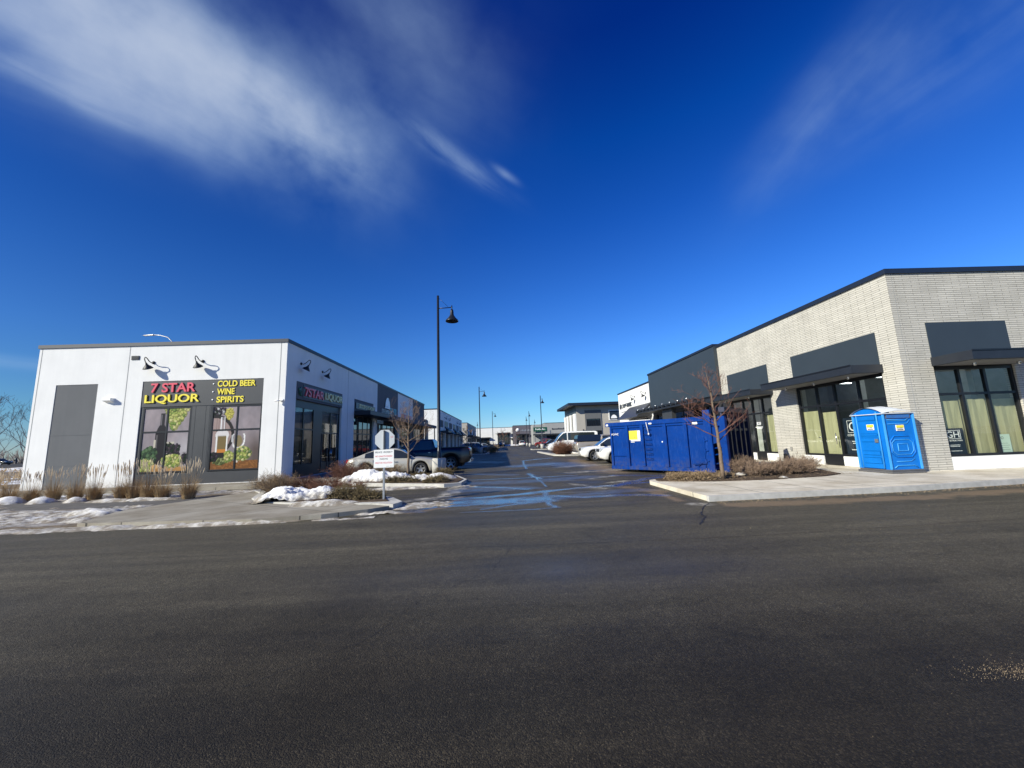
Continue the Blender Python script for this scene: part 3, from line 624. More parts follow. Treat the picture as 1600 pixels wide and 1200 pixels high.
# ------------------------------------------------------------------ snow
def snow(name, label, blobs, base, res=0.05, rough=0.06, cut=0.0, seed=0, group=None, kind=None):
    x0 = min(b[0]-b[2] for b in blobs); x1 = max(b[0]+b[2] for b in blobs); y0 = min(b[1]-b[3] for b in blobs); y1 = max(b[1]+b[3] for b in blobs)
    nx_ = int((x1-x0)/res)+2; ny_ = int((y1-y0)/res)+2
    cx, cy = (x0+x1)/2, (y0+y1)/2
    vs = []; th = []
    for j in range(ny_):
        for i in range(nx_):
            x = x0+i*res; y = y0+j*res; h = -1.0
            for b in blobs:
                q = ((x-b[0])/b[2])**2+((y-b[1])/b[3])**2; h = max(h, b[4]*(1-q)) if q < 4 else h
            h = max(h, -0.3)
            n = mn.fractal(Vector((x*1.3+seed, y*1.7, seed)), 0.8, 2.2, 5)
            n2 = mn.fractal(Vector((x*5+seed, y*6, seed+4)), 0.8, 2.2, 3)
            hh = h+n*rough+n2*rough*0.35-cut
            vs.append((x-cx, y-cy, max(-0.03, hh))); th.append(max(0, min(1, hh/0.22)))
    fs = []
    for j in range(ny_-1):
        for i in range(nx_-1):
            a = j*nx_+i; q = (a, a+1, a+nx_+1, a+nx_)
            if max(vs[k][2] for k in q) > -0.029: fs.append(q)
    m = MB(); m.add(vs, fs, True); o = m.build(name, 'snow'); o.location = (cx, cy, base)
    at = o.data.attributes.new('thick', 'FLOAT', 'POINT'); at.data.foreach_set('value', th)
    if kind: tag(o, kind=kind)
    else: tag(o, label, 'snow', group)
    return o
snow('roadside_snow', '', [(-10.5, 9.18, 7.5, 0.30, 0.05), (-7.0, 9.02, 2.6, 0.12, 0.06), (-18, 9.3, 8, 0.45, 0.05)], 0.0, 0.06, 0.05, 0.005, 1, kind='stuff')
snow('verge_snow', '', [(-16, 10.9, 7.5, 1.6, 0.05), (-12.2, 10.4, 2.4, 1.1, 0.05), (-11.2, 11.2, 0.8, 0.55, 0.16), (-24, 12.5, 8, 1.8, 0.10)], 0.03, 0.06, 0.09, 0.025, 2, kind='stuff')
snow('bank_snow', '', [(-17.9, 14.75, 0.55, 0.45, 0.26), (-16.5, 14.6, 0.38, 0.38, 0.22), (-15.2, 14.5, 0.32, 0.3, 0.14), (-13.7, 14.2, 0.9, 0.3, 0.10), (-12.3, 14.1, 0.9, 0.25, 0.08), (-20.5, 15.0, 2.0, 0.6, 0.14), (-14.5, 15.9, 5.0, 0.7, 0.03)], 0.03, 0.05, 0.05, 0.0, 3, kind='stuff')
snow('snow_pile', 'long melting snow pile in the near planting island beside the signpost', [(-6.35, 12.1, 1.2, 0.75, 0.24), (-5.6, 12.2, 0.85, 0.6, 0.22), (-4.8, 12.35, 0.6, 0.5, 0.20)], 0.15, 0.035, 0.17, 0.0, 4, 'snow piles on the planting islands')
snow('snow_pile', 'low flat tongue of snow on the pavement in front of the near planting island', [(-4.7, 10.75, 0.95, 0.28, 0.10), (-5.4, 10.95, 0.4, 0.2, 0.08)], 0.11, 0.03, 0.03, 0.0, 5, 'snow piles on the planting islands')
snow('snow_pile', 'bright snow pile beside the silver car and the young bare tree', [(-5.9, 17.3, 1.0, 0.75, 0.42), (-5.0, 17.1, 1.0, 0.7, 0.34), (-6.5, 17.1, 0.6, 0.5, 0.25), (-4.0, 16.6, 0.9, 0.5, 0.20)], 0.15, 0.045, 0.16, 0.0, 6, 'snow piles on the planting islands')
snow('snow_pile', 'small snow pile in front of the lamp post footing', [(-2.7, 16.6, 0.8, 0.5, 0.22), (-3.2, 16.3, 0.5, 0.3, 0.15)], 0.15, 0.04, 0.06, 0.0, 7, 'snow piles on the planting islands')
snow('drive_ice', '', [(-2.3, 10.5, 0.9, 0.45, 0.05), (-1.9, 11.3, 0.5, 0.3, 0.03), (-2.9, 9.6, 0.7, 0.12, 0.03), (-4.0, 14.8, 3.0, 0.35, 0.05), (-6.6, 16.6, 1.2, 0.3, 0.06), (-8.2, 15.0, 0.6, 0.3, 0.04)], 0.0, 0.045, 0.05, 0.004, 8, kind='stuff')
snow('bed_snow', '', [(8.4, 13.6, 0.5, 0.25, 0.07), (7.4, 12.9, 0.35, 0.12, 0.05), (9.5, 14.6, 0.4, 0.4, 0.08), (8.9, 12.3, 0.15, 0.08, 0.05)], 0.15, 0.03, 0.04, 0.0, 9, kind='stuff')
snow('snow_pile', 'little grey snow heap beside the clipped hedge across the lot', [(7.5, 38.6, 0.75, 0.5, 0.62)], 0.15, 0.07, 0.10, 0.0, 10, 'snow piles on the planting islands')
snow('lot_snow', '', [(-6, 52.5, 3, 0.8, 0.15), (-4.5, 60, 2.5, 1.0, 0.10), (-3, 78, 3, 1.5, 0.25), (3, 140, 5, 2, 0.4)], 0.03, 0.25, 0.08, 0.0, 11, kind='stuff')
snow('field_snow', '', [(-70, 60, 30, 5, 0.25), (-60, 90, 30, 5, 0.4)], 0.0, 0.8, 0.2, 0.0, 12, kind='stuff')

# ------------------------------------------------------------------ posters (printed film on the shop windows)
def poster_cols(kind, nu, nv):
    u, v = np.meshgrid(np.linspace(0, 1, nu), np.linspace(0, 1, nv)); v = 1-v     # v = 0 at the top
    r = np.random.RandomState(3+kind)
    def fog(sx, sy, seed):
        o = np.zeros_like(u)
        for k in range(1, 5):
            ph = np.random.RandomState(seed+k).uniform(0, 6.28, 4)
            o += (np.sin(u*sx*k*1.7+ph[0]+2*np.sin(v*sy*k+ph[1]))*np.cos(v*sy*k*1.3+ph[2]+np.sin(u*sx*k+ph[3])))/k
        return np.clip(o/2.6*0.5+0.5, 0, 1)
    f1 = fog(4, 3, 1+kind*9)[..., None]; f2 = fog(9, 8, 7+kind)[..., None]
    C = np.array
    img = (C([.25, .235, .255])*(1-f1)+C([.47, .405, .415])*f1)*(0.85+0.3*f2)
    def put(mask, col, a=1.0):
        m = (np.clip(mask, 0, 1)*a)[..., None]; img[:] = img*(1-m)+np.asarray(col)*m
    def rect(u0, u1, v0, v1): return ((u > u0) & (u < u1) & (v > v0) & (v < v1)).astype(float)
    def ell(cu, cv, ru, rv): return (((u-cu)/ru)**2+((v-cv)/rv)**2 < 1).astype(float)
    def grapes(poly_fn, n, cols, rad):
        k = 0; n = int(n*1.7); rad = rad*0.74
        while k < n:
            gu, gv = r.uniform(0, 1), r.uniform(0, 1)
            if not poly_fn(gu, gv): continue
            k += 1; c = C(cols[r.randint(len(cols))]); d = ((u-gu)/rad)**2+((v-gv)/(rad*0.75))**2
            put((d < 1).astype(float), c*0.6); put((((u-gu+rad*.2)/rad)**2+((v-gv+rad*.2)/(rad*.75))**2 < 0.5).astype(float), c*1.15)
    GR = [(.34, .39, .12), (.46, .47, .18), (.22, .30, .09), (.55, .53, .27)]; DK = [(.05, .04, .05), (.09, .07, .09), (.03, .05, .03)]
    if kind == 0:
        put(np.clip((u-0.45)*2, 0, 1)*np.clip((v-.3)*3, 0, 1)*np.clip((.85-v)*6, 0, 1), (.62, .60, .62), 0.6)
        put(rect(0, 1, .93, 1), (.42, .24, .09)); put(rect(0, 1, .93, 1)*(f2[..., 0]), (.62, .42, .2), .7)
        grapes(lambda a, b: b < .34 and abs(a-(.72-.05*b/.34)) < .24*(1-b/.36)+.03, 150, GR, .05)
        put(rect(.365, .46, .08, .30), (.06, .055, .06)); put(rect(.375, .39, .10, .28), (.35, .33, .35), .6)
        sh = ((v > .27) & (v < .40) & (np.abs(u-.41) < .05+.085*np.clip((v-.27)/.13, 0, 1)**.8)).astype(float); put(sh, (.05, .045, .05))
        put(rect(.275, .54, .39, .90), (.045, .04, .045)); put(rect(.30, .335, .42, .86), (.33, .31, .31), .45); put(rect(.255, .30, .50, .70), (.62, .58, .48), .9)
        put(rect(.52, .70, .54, .66), (.58, .55, .46)); put(rect(.58, .62, .54, .70), (.14, .12, .10)); grapes(lambda a, b: .52 < a < .82 and .57 < b < .76, 60, DK, .035)
        grapes(lambda a, b: .03 < a < .32 and .60 < b < .84 and b > .60+abs(a-.2)*.6, 60, [(.07, .12, .07), (.12, .19, .10), (.05, .08, .05)], .06)
        grapes(lambda a, b: ((a-.13)/.16)**2+((b-.90)/.09)**2 < 1, 70, GR, .045); grapes(lambda a, b: ((a-.68)/.22)**2+((b-.84)/.09)**2 < 1, 120, GR, .045)
        put(ell(.33, .92, .09, .03), (.66, .45, .22)); grapes(lambda a, b: a > .9 and .74 < b < .88, 25, DK, .04); put(rect(.90, .97, .705, .712), (.1, .1, .1))
    else:
        put(np.clip((u-.5)*2.5, 0, 1)*np.clip((v-.35)*3, 0, 1), (.13, .10, .085), .85)
        put(ell(.05, .46, .42, .33), (.055, .05, .05)); put(ell(.05, .46, .355, .275), (.42, .33, .31)); put(ell(.05, .46, .355, .275)*((u*22 % 1) < .12), (.22, .16, .15), .7)
        put(rect(0, 1, .87, 1), (.33, .17, .07)); put(rect(0, 1, .87, 1)*(((v*60+f2[..., 0]*2) % 1) < .3), (.12, .06, .03), .8)
        grapes(lambda a, b: .02 < a < .26 and .03 < b < .13, 40, DK+[(.5, .5, .5)], .035); grapes(lambda a, b: ((a-.34)/.08)**2+((b-.12)/.09)**2 < 1, 40, [(.55, .5, .15)], .035)
        put(rect(.175, .265, .17, .40), (.45, .42, .43), .5); put(rect(.175, .195, .17, .40), (.85, .85, .85)); put(rect(.245, .262, .17, .40), (.85, .85, .85))
        put(ell(.22, .46, .14, .09), (.78, .76, .76), .8); put(rect(.09, .34, .46, .80), (.52, .50, .48), .85); put(rect(.13, .31, .48, .70), (.26, .20, .10)); put(rect(.13, .31, .68, .735), (.60, .28, .08)); put(rect(.12, .32, .735, .82), (.05, .045, .04))
        put(rect(.10, .12, .46, .80), (.85, .85, .83)); put(rect(.315, .335, .46, .76), (.85, .85, .83))
        grapes(lambda a, b: ((a-.2)/.14)**2+((b-.87)/.05)**2 < 1, 40, [(.30, .33, .16), (.12, .14, .06)], .035)
        put(((np.abs(((u-.56)/.13)**2+((v-.53)/.15)**2-1) < .22) & (v > .45) & (u > .45)).astype(float), (.80, .80, .78)); put(ell(.56, .56, .085, .09), (.30, .25, .13), .9)
        put(rect(.545, .57, .66, .90), (.78, .76, .70), .8); put(rect(.42, .455, .46, .58), (.75, .75, .75), .7)
        grapes(lambda a, b: ((a-.66)/.17)**2+((b-.76)/.10)**2 < 1, 110, GR+[(.16, .22, .12), (.58, .55, .3)], .045); grapes(lambda a, b: ((a-.38)/.09)**2+((b-.80)/.09)**2 < 1, 40, GR, .04)
        grapes(lambda a, b: .02 < a < .14 and .74 < b < .86, 30, DK, .04)
    if kind == 2:
        k = np.clip(v, 0, 1)[..., None]
        img = C([.16, .20, .30])*(1-k*2).clip(0, 1)+C([.36, .20, .15])*(1-abs(k-.42)*3).clip(0, 1)+C([.06, .05, .045])*(k*2-.9).clip(0, 1)
        img = img*(0.6+0.7*f2)
        for cu in (.46, .60): put(rect(cu-.02, cu+.02, .30, .95), (.05, .04, .05), .8)
        put(ell(.6, .78, .3, .16), (.04, .035, .03), .8); put(ell(.25, .9, .2, .07), (.35, .30, .26), .6)
    return np.clip(img, 0, 1)
def poster(F, parent, u0, u1, z0, z1, d, kind, name='window_film', label=None):
    nu, nv = 96, 132; vs = []
    for j in range(nv):
        for i in range(nu): vs.append(F.p(u0+(u1-u0)*i/(nu-1), z0+(z1-z0)*j/(nv-1), d))
    m = MB(); m.add(vs, [(j*nu+i, j*nu+i+1, (j+1)*nu+i+1, (j+1)*nu+i) for j in range(nv-1) for i in range(nu-1)])
    o = m.build(name, 'poster', parent); cols = poster_cols(kind, nu, nv)
    cols = np.clip(cols, 0, 1)**1.25*(0.9 if kind < 2 else 0.7)
    a = o.data.color_attributes.new('Col', 'FLOAT_COLOR', 'POINT')
    a.data.foreach_set('color', np.concatenate([cols, np.ones((nv, nu, 1))], -1).reshape(-1).astype(np.float32))
    if label: o['label'] = label
    return o

# ------------------------------------------------------------------ gooseneck lamp
def gooseneck(x, y, z, out, label, group):
    rz = math.atan2(out[1], out[0]); t = thing('wall_lamp', label, 'wall lamp', (x, y, z), rz, group)
    L = lambda p: t.matrix_basis @ Vector(p)
    m = MB(); Rm = Matrix.Rotation(rz, 3, 'Z') @ Matrix.Rotation(PI/2, 3, 'Y'); m.lathe([(0.0, 0.0), (0.075, 0.0), (0.075, 0.03), (0.03, 0.06), (0, 0.06)], (x, y, z), Rm, 16); m.build('wall_mount', 'black', t)
    pts = [(0.03, 0, 0), (0.14, 0, -0.03), (0.26, 0, 0.03), (0.38, 0, 0.14), (0.45, 0, 0.18), (0.50, 0, 0.15), (0.50, 0, 0.06), (0.45, 0, -0.04), (0.40, 0, -0.12)]
    m = MB(); m.tube([L(p) for p in pts], 0.020, 8); m.build('arm', 'black', t)
    R2 = Matrix.Rotation(rz, 3, 'Z') @ Matrix.Rotation(0.50, 3, 'Y'); c = L((0.41, 0, -0.09))
    m = MB(); m.lathe([(0.0, 0.0), (0.035, 0.0), (0.045, -0.07), (0.075, -0.12), (0.15, -0.20), (0.20, -0.27), (0.205, -0.285), (0.195, -0.285), (0.14, -0.20), (0.03, -0.10), (0, -0.10)], c, R2, 24); m.build('lamp_shade', 'black', t)
    return t

# ------------------------------------------------------------------ left shop building
LX, LY, LW, LZ = -10.58, 18.98, -22.55, 6.98
FZ = 0.125
b1 = thing('shop_building', 'long white stucco retail building with grey end panels, nearest on the left of the drive', 'building', (LX, LY, 0))
FF = Fc((0, LY, 0), (1, 0, 0), (0, -1, 0)); FS = Fc((LX, 0, 0), (0, 1, 0), (1, 0, 0))
U0, U1 = -17.45, -11.65
w = MB(); wall(FF, w, LW, LX, 0, LZ, 0.25, [(-21.55, -19.57, 0.12, 5.07), (U0, U1, 0.15, 5.12)])
w.build('front_wall', 'white', b1)
SH = [(19.98, 25.7, 0.14, 5.10), (27.85, 32.05, 0.14, 5.05)]
w = MB(); wall(FS, w, LY+0.25, 32.98, 0, LZ, 0.25, SH)
FSb = FS
w.build('side_wall', 'white', b1)
w = MB(); wall(FS, w, 32.98, 39.5, 0, LZ, 0.25, [(33.6, 38.9, 0.14, 3.7)]); w.build('side_wall', 'greyp', b1, ).__setitem__('label', 'dark grey wall bay')
w = MB(); wall(FS, w, 39.5, 46.1, 0, LZ, 0.25, [(40.1, 45.5, 0.14, 3.6)]); w.build('side_wall', 'white', b1)
w = MB(); wall(FS, w, 46.1, 52.9, 0, LZ, 0.25, [(46.7, 52.2, 0.14, 3.6)]); w.build('side_wall', 'greyp', b1).__setitem__('label', 'dark grey wall bay')
w = MB(); w.box(LW, LW+0.25, LY+0.25, 52.9, 0, LZ); w.box(LW+0.25, LX-0.25, 52.65, 52.9, 0, LZ); w.box(LW+0.25, LX-0.25, LY+0.25, 52.65, 6.5, 6.6); w.build('rear_wall', 'white', b1)
w = MB(); w.box(LW+0.4, LX-0.6, 20.5, 52.4, 0.05, 0.12); w.box(LX-5.5, LX-5.3, 20.5, 52.4, 0.12, 6.4); w.build('interior', 'room', b1)
w = MB()   # dark parapet cap, 5 cm proud
w.box(LW-0.05, LX+0.05, LY-0.05, LY+0.3, LZ-0.07, LZ+0.10); w.box(LX-0.3, LX+0.05, LY+0.3, 52.95, LZ-0.07, LZ+0.10); w.box(LW-0.05, LW+0.3, LY+0.3, 52.95, LZ-0.07, LZ+0.10)
w.build('parapet_cap', 'cap', b1)
w = MB()
for u in (-22.42, -18.22, -10.88): FF.box(w, u-0.018, u+0.018, 0.13, LZ-0.07, -0.01, 0.003)
for u in (26.68,): FS.box(w, u-0.018, u+0.018, 0.13, LZ-0.07, -0.01, 0.003)
each(w, 'wall_joint', 'joint', b1)
w = MB(); FF.box(w, -21.55, -19.57, 0.12, 5.07, -0.06, -0.02); FF.box(w, -21.55, -19.57, 2.62, 2.66, -0.02, -0.012); FF.box(w, -21.55, -19.57, 1.18, 1.22, -0.02, -0.012)
w.build('grey_panel', 'greyp', b1)
# shopfront unit on the front
w = MB(); FF.box(w, U0, U1, 3.86, 5.12, -0.12, -0.02); w.build('fascia_panel', 'charcoal', b1)
w = MB()
FF.box(w, U0, -17.33, 0.68, 3.86, -0.14, -0.04); FF.box(w, U0, U1, 0.15, 0.68, -0.14, -0.04); FF.box(w, -15.03, -14.07, 0.68, 3.86, -0.14, -0.04)
for a in (-15.03, -14.85, -14.36, -14.18): FF.box(w, a, a+0.012, 0.68, 3.86, -0.04, -0.035)
each(w, 'infill_panel', 'charcoal', b1)
w = MB()
for a in (-14.855, -14.365, -14.12): FF.box(w, a, a+0.02, 0.70, 3.84, -0.04, -0.036)
each(w, 'panel_groove', 'frame', b1)
o = window(FF, b1, -17.33, -15.03, 0.70, 3.84, -0.04, (-16.16,), (2.64,), 0.075, 'darkglass', 'display window with a wine bottle and grapes print')
poster(FF, o, -17.27, -15.09, 0.76, 3.78, -0.062, 0)
o = window(FF, b1, -14.07, -11.66, 0.70, 3.84, -0.04, (-12.84,), (2.64,), 0.075, 'darkglass', 'display window with a barrel and wine glass print')
poster(FF, o, -14.01, -11.72, 0.76, 3.78, -0.062, 1)
w = MB(); FF.box(w, -18.11, -17.74, 6.22, 6.42, 0, 0.03)
for k in range(5): FF.box(w, -18.09, -17.76, 6.24+k*0.035, 6.255+k*0.035, 0.03, 0.045)
w.build('wall_vent', 'charcoal', b1)
w = MB(); FF.box(w, -19.05, -18.72, 4.14, 4.32, 0.0, 0.05); w.add([FF.p(-19.08, 4.34, 0), FF.p(-18.70, 4.34, 0), FF.p(-18.70, 4.34, 0.22), FF.p(-19.08, 4.34, 0.22), FF.p(-19.08, 4.12, 0), FF.p(-18.70, 4.12, 0), FF.p(-18.70, 4.22, 0.22), FF.p(-19.08, 4.22, 0.22)], [(0, 1, 2, 3), (4, 7, 6, 5), (3, 2, 6, 7), (0, 3, 7, 4), (1, 5, 6, 2)])
tag(w.build('wall_light', 'signwhite'), 'small boxy white light fitting on the white wall right of the tall grey panel', 'wall light')
w = MB(); FF.box(w, -10.77, -10.67, 3.93, 4.0, 0, 0.06); w.tube([FF.p(-10.72, 3.97, 0.06), FF.p(-10.72, 3.99, 0.12), FF.p(-10.5, 3.96, 0.24)], [0.02, 0.035, 0.04], 10)
w.tube([FF.p(-10.72, 3.97, 0.06), FF.p(-10.95, 3.94, 0.2)], [0.03, 0.035], 10)
tag(w.build('security_camera', 'signwhite'), 'white security camera on the corner of the liquor shop', 'camera')
# fascia signs: lettering
s1 = thing('shop_sign', 'red and yellow liquor shop name lettering on the sunlit front fascia', 'sign', (-16.0, LY, 3.95), 0)
text('7 STAR', 0.46, FF, -17.02, 4.55, -0.02, 'pinkred', 'lettering', s1, 2.12, 0.02, 0.05)
text('LIQUOR', 0.47, FF, -17.27, 3.98, -0.02, 'yellow', 'lettering', s1, 2.6, 0.02, 0.05)
s2 = thing('shop_sign', 'yellow bulleted list of drinks on the sunlit front fascia, beside the red and yellow name', 'sign', (-13.0, LY, 3.95), 0)
for body, z, wd in (('COLD BEER', 4.75, 1.83), ('WINE', 4.36, 0.84), ('SPIRITS', 3.97, 1.30)):
    text(body, 0.30, FF, -13.86, z, -0.02, 'yellow', 'lettering', s2, wd, 0.022, 0.03)
    q = MB(); q.lathe([(0, 0), (0.035, 0), (0.035, 0.02), (0, 0.02)], FF.p(-14.06, z+0.15, -0.02), Matrix.Rotation(PI/2, 3, 'X'), 12); each(q, 'bullet', 'lwhite', s2)
gooseneck(-17.03, LY, 6.05, (0, -1), 'black gooseneck lamp on the sunlit front, left one of the pair over the shop fascia', 'black gooseneck lamps')
gooseneck(-14.66, LY, 6.05, (0, -1), 'black gooseneck lamp on the sunlit front, above the list of drinks', 'black gooseneck lamps')
gooseneck(LX, 20.33, 6.08, (1, 0), 'black gooseneck lamp on the shaded side wall, the one nearer the corner', 'black gooseneck lamps')
gooseneck(LX, 22.78, 6.08, (1, 0), 'black gooseneck lamp on the shaded side wall, the one farther from the corner', 'black gooseneck lamps')
# side unit 1
w = MB(); FS.box(w, 19.98, 25.7, 4.18, 5.10, -0.10, 0.02); w.build('fascia_panel', 'greyp', b1)
w = MB(); FS.box(w, 19.98, 25.7, 3.84, 4.18, -0.22, -0.12); FS.box(w, 19.98, 25.7, 0.14, 0.70, -0.22, -0.12); FS.box(w, 22.25, 23.15, 0.70, 3.84, -0.22, -0.12); each(w, 'infill_panel', 'frame', b1)
o = window(FS, b1, 19.98, 22.25, 0.70, 3.84, -0.12, (21.1,), (2.64,), 0.075, 'glass', 'tinted side display window'); poster(FS, o, 20.05, 22.18, 0.78, 3.76, -0.21, 2)
o = window(FS, b1, 23.15, 25.7, 0.70, 3.84, -0.12, (24.4,), (2.50,), 0.075, 'glass', 'glazed entrance'); poster(FS, o, 23.2, 25.6, 2.55, 3.78, -0.21, 2)
w = MB(); FS.box(w, 23.25, 25.6, 0.2, 0.28, -0.11, -0.09)
for a in (23.22, 24.0, 24.36, 25.2): FS.box(w, a, a+0.06, 0.28, 2.45, -0.11, -0.09)
each(w, 'door_frame', 'charcoal', b1)
w = MB(); w.tube([FS.p(24.3, 0.95, -0.05), FS.p(24.3, 1.5, -0.05)], 0.018, 8); w.tube([FS.p(24.5, 0.95, -0.05), FS.p(24.5, 1.5, -0.05)], 0.018, 8); each(w, 'door_handle', 'chrome', b1)
s3 = thing('shop_sign', 'grey fascia sign with red and cream liquor shop name on the shaded side wall', 'sign', (LX, 22.8, 4.2), 0)
w = MB(); FS.box(w, 20.6, 25.66, 4.31, 4.97, 0.02, 0.05); w.build('backing', 'ldark', s3)
w = MB()
for k in range(9):
    a = 20.18+0.05*math.cos(k*2.3)*2; z = 4.45+0.06*(k % 6); q = 0.10
    w.lathe([(0, -.02), (q*.7, -.02), (q, 0.0), (q*.7, .02), (0, .02)], FS.p(a+0.12, z, 0.05), Matrix.Rotation(PI/2, 3, 'Y'), 10)
w.build('grape_emblem', 'green', s3)
text('7STAR', 0.50, FS, 20.72, 4.39, 0.05, 'pinkred', 'lettering', s3, 2.2, 0.02, 0.05); text('LIQUOR', 0.50, FS, 23.1, 4.39, 0.05, 'offyellow', 'lettering', s3, 2.5, 0.02, 0.05)
# side unit 2
w = MB(); FS.box(w, 27.85, 32.05, 3.9, 5.05, -0.12, -0.02); w.build('fascia_panel', 'greyp', b1)
s4 = thing('shop_sign', 'dark band with small yellowish lettering over the second shopfront in the shade', 'sign', (LX, 30, 4.3), 0)
w = MB(); FS.box(w, 28.1, 32.3, 4.36, 4.80, 0.0, 0.05); w.build('backing', 'ldark', s4); glyphs(FS, 28.7, 32.1, 4.46, 4.72, 0.05, 'offyellow', 'lettering', s4, 12, 0.02, 3)
window(FS, b1, 27.85, 32.05, 0.6, 3.9, -0.12, (28.9, 30.0, 31.05), (2.55,), 0.075, 'darkglass', 'storefront glazing')
w = MB(); FS.box(w, 27.85, 32.05, 0.14, 0.6, -0.22, -0.13); each(w, 'infill_panel', 'frame', b1)
w = MB(); FS.box(w, 27.9, 34.2, 3.88, 4.18, 0.003, 1.15); w.build('canopy', 'awning', b1)
w = MB(); FS.box(w, 30.0, 31.6, 3.35, 3.62, 0.9, 0.96); tag(w.build('hanging_sign', 'ldark'), 'small dark blade sign hanging under the second shop canopy', 'sign')
# side unit 3, 4
for a, b_, z in ((33.6, 38.9, 3.7), (40.1, 45.5, 3.6), (46.7, 52.2, 3.6)):
    window(FS, b1, a, b_, 0.5, z, -0.12, tuple(a+(b_-a)*k/4 for k in (1, 2, 3)), (2.55,), 0.08, 'darkglass', 'storefront glazing')
    w = MB(); FS.box(w, a, b_, 0.14, 0.5, -0.22, -0.13); each(w, 'infill_panel', 'frame', b1)
w = MB(); FS.box(w, 33.1, 53.4, 3.72, 4.05, 0.003, 1.6); w.build('canopy', 'greyp', b1)
w = MB()
for u in (33.3, 39.6, 46.2, 52.6): w.box(LX+1.38, LX+1.5, u, u+0.12, 0.12, 3.72)
each(w, 'canopy_post', 'charcoal', b1)
s5 = thing('shop_sign', 'pale domed arch emblem with teal and white lettering on the dark grey bay', 'sign', (LX, 36, 5), 0)
w = MB(); arc = [(math.cos(t), math.sin(t)) for t in np.linspace(0, PI, 14)]
w.add([FS.p(35.75+0.75*c, 5.05+0.95*s, 0.08) for c, s in arc], [tuple(range(13, -1, -1))]); FS.box(w, 35.0, 36.5, 4.98, 5.05, 0.003, 0.08); w.build('emblem', 'lwhite', s5)
glyphs(FS, 34.2, 36.5, 4.5, 4.86, 0.003, 'galv', 'lettering', s5, 8, 0.05, 5); glyphs(FS, 36.75, 38.9, 4.55, 5.15, 0.003, 'teal', 'lettering', s5, 5, 0.05, 8)
w = MB(); FS.box(w, 36.7, 38.9, 4.28, 4.40, 0.003, 0.05); w.build('lettering_strip', 'lwhite', s5)
s6 = thing('shop_sign', 'small muted red lettering on the pale bay between two dark grey bays', 'sign', (LX, 43, 5), 0)
glyphs(FS, 40.8, 45.4, 4.35, 4.9, 0.003, 'pinkred', 'lettering', s6, 9, 0.04, 2)
w = MB(); w.box(-10.5, -10.3, 52.95, 54.3, 0.1, 4.9); w.box(-11.6, -10.4, 52.96, 54.0, 4.6, 5.0); w.build('screen_wall', 'taupe', b1)

# ------------------------------------------------------------------ right building
RX, RY, RZ, RF = 13.95, 12.75, 7.13, 0.12
b2 = thing('shop_building', 'pale long-brick retail building with dark awnings, nearest on the right of the drive', 'building', (RX, RY, 0))
GF = Fc((0, RY, 0), (1, 0, 0), (0, -1, 0)); GS = Fc((RX, 0, 0), (0, -1, 0), (-1, 0, 0))   # GS: u = -y
XE = 27.0
HF = [(15.05, 17.98, 0.12, 5.22), (20.6, 23.5, 0.12, 5.22)]
w = MB(); wall(GF, w, RX, XE, 0, RZ, 0.3, HF); w.build('front_wall', 'brick', b2)
HS = [(-17.72, -13.5, 0.12, 5.12), (-23.0, -19.42, 0.12, 5.12)]
w = MB(); wall(GS, w, -23.75, -(RY+0.3), 0, RZ, 0.3, HS); w.build('side_wall', 'brick', b2)
w = MB(); GS.box(w, -34.95, -23.75, 4.05, RZ+0.05, -0.3, 0.22); w.build('upper_panel', 'bluegrey', b2)
w = MB(); wall(GS, w, -34.95, -23.75, 0, 4.05, 0.3, [(-34.3, -24.3, 0.12, 3.5)]); w.build('side_wall', 'charcoal', b2)
w = MB(); wall(GS, w, -45.2, -34.95, 0, 6.65, 0.3, [(-41.0, -36.2, 0.12, 3.4)]); w.build('side_wall', 'white', b2).__setitem__('label', 'white stucco wall bay')
w = MB(); w.box(RX+0.3, XE, RY+0.31, 45.2, 6.55, 6.6); w.box(XE-0.2, XE, RY+0.3, 45.2, 0, 6.55); w.box(RX+0.3, XE-0.2, 44.9, 45.2, 0, 6.55); w.build('rear_wall', 'greyp', b2)
w = MB(); w.box(RX-0.06, XE+0.05, RY-0.06, RY+0.3, RZ-0.06, RZ+0.12); w.box(RX-0.06, RX+0.3, RY+0.3, 23.75, RZ-0.06, RZ+0.12); w.box(RX-0.28, RX+0.3, 23.75, 35.0, RZ+0.055, RZ+0.2); w.box(RX-0.06, RX+0.3, 35.0, 45.25, 6.6, 6.74); w.build('parapet_cap', 'cap', b2)
w = MB(); GF.box(w, 14.14, 14.152, 0.12, RZ-0.06, -0.01, 0.004)
GF.box(w, 19.3, 19.312, 0.12, RZ-0.06, -0.01, 0.004); each(w, 'movement_joint', 'joint', b2)
w = MB()  # inside the empty shop
w.box(RX+0.35, XE-0.25, RY+0.4, 34, 0.06, 0.10); w.box(XE-6, XE-5.9, RY+0.4, 34, 0.1, 6.4); w.box(RX+0.35, XE-6, 24.0, 24.2, 0.1, 6.4); w.build('interior', 'room', b2)
w = MB()
for y in (14.3, 16.0, 17.7, 19.4, 21.1, 22.6): w.box(RX+0.4, XE-6.1, y, y+0.08, 4.6, 4.75)
for x in (15.2, 17.2, 19.2): w.box(x, x+0.08, RY+0.5, 23.8, 4.4, 4.52)
for x, y in ((14.9, 18.6), (18.0, 14.2), (18.0, 18.6), (14.9, 22.2)): w.box(x, x+0.25, y, y+0.25, 0.1, 6.4)
each(w, 'ceiling_beam', 'roomlight', b2)
tl_ = bpy.data.materials.new('lit_tube'); tl_.use_nodes = True; tl_.node_tree.nodes['Principled BSDF'].inputs['Emission Color'].default_value = (0.85, 0.95, 1, 1); tl_.node_tree.nodes['Principled BSDF'].inputs['Emission Strength'].default_value = 6.0
w = MB()
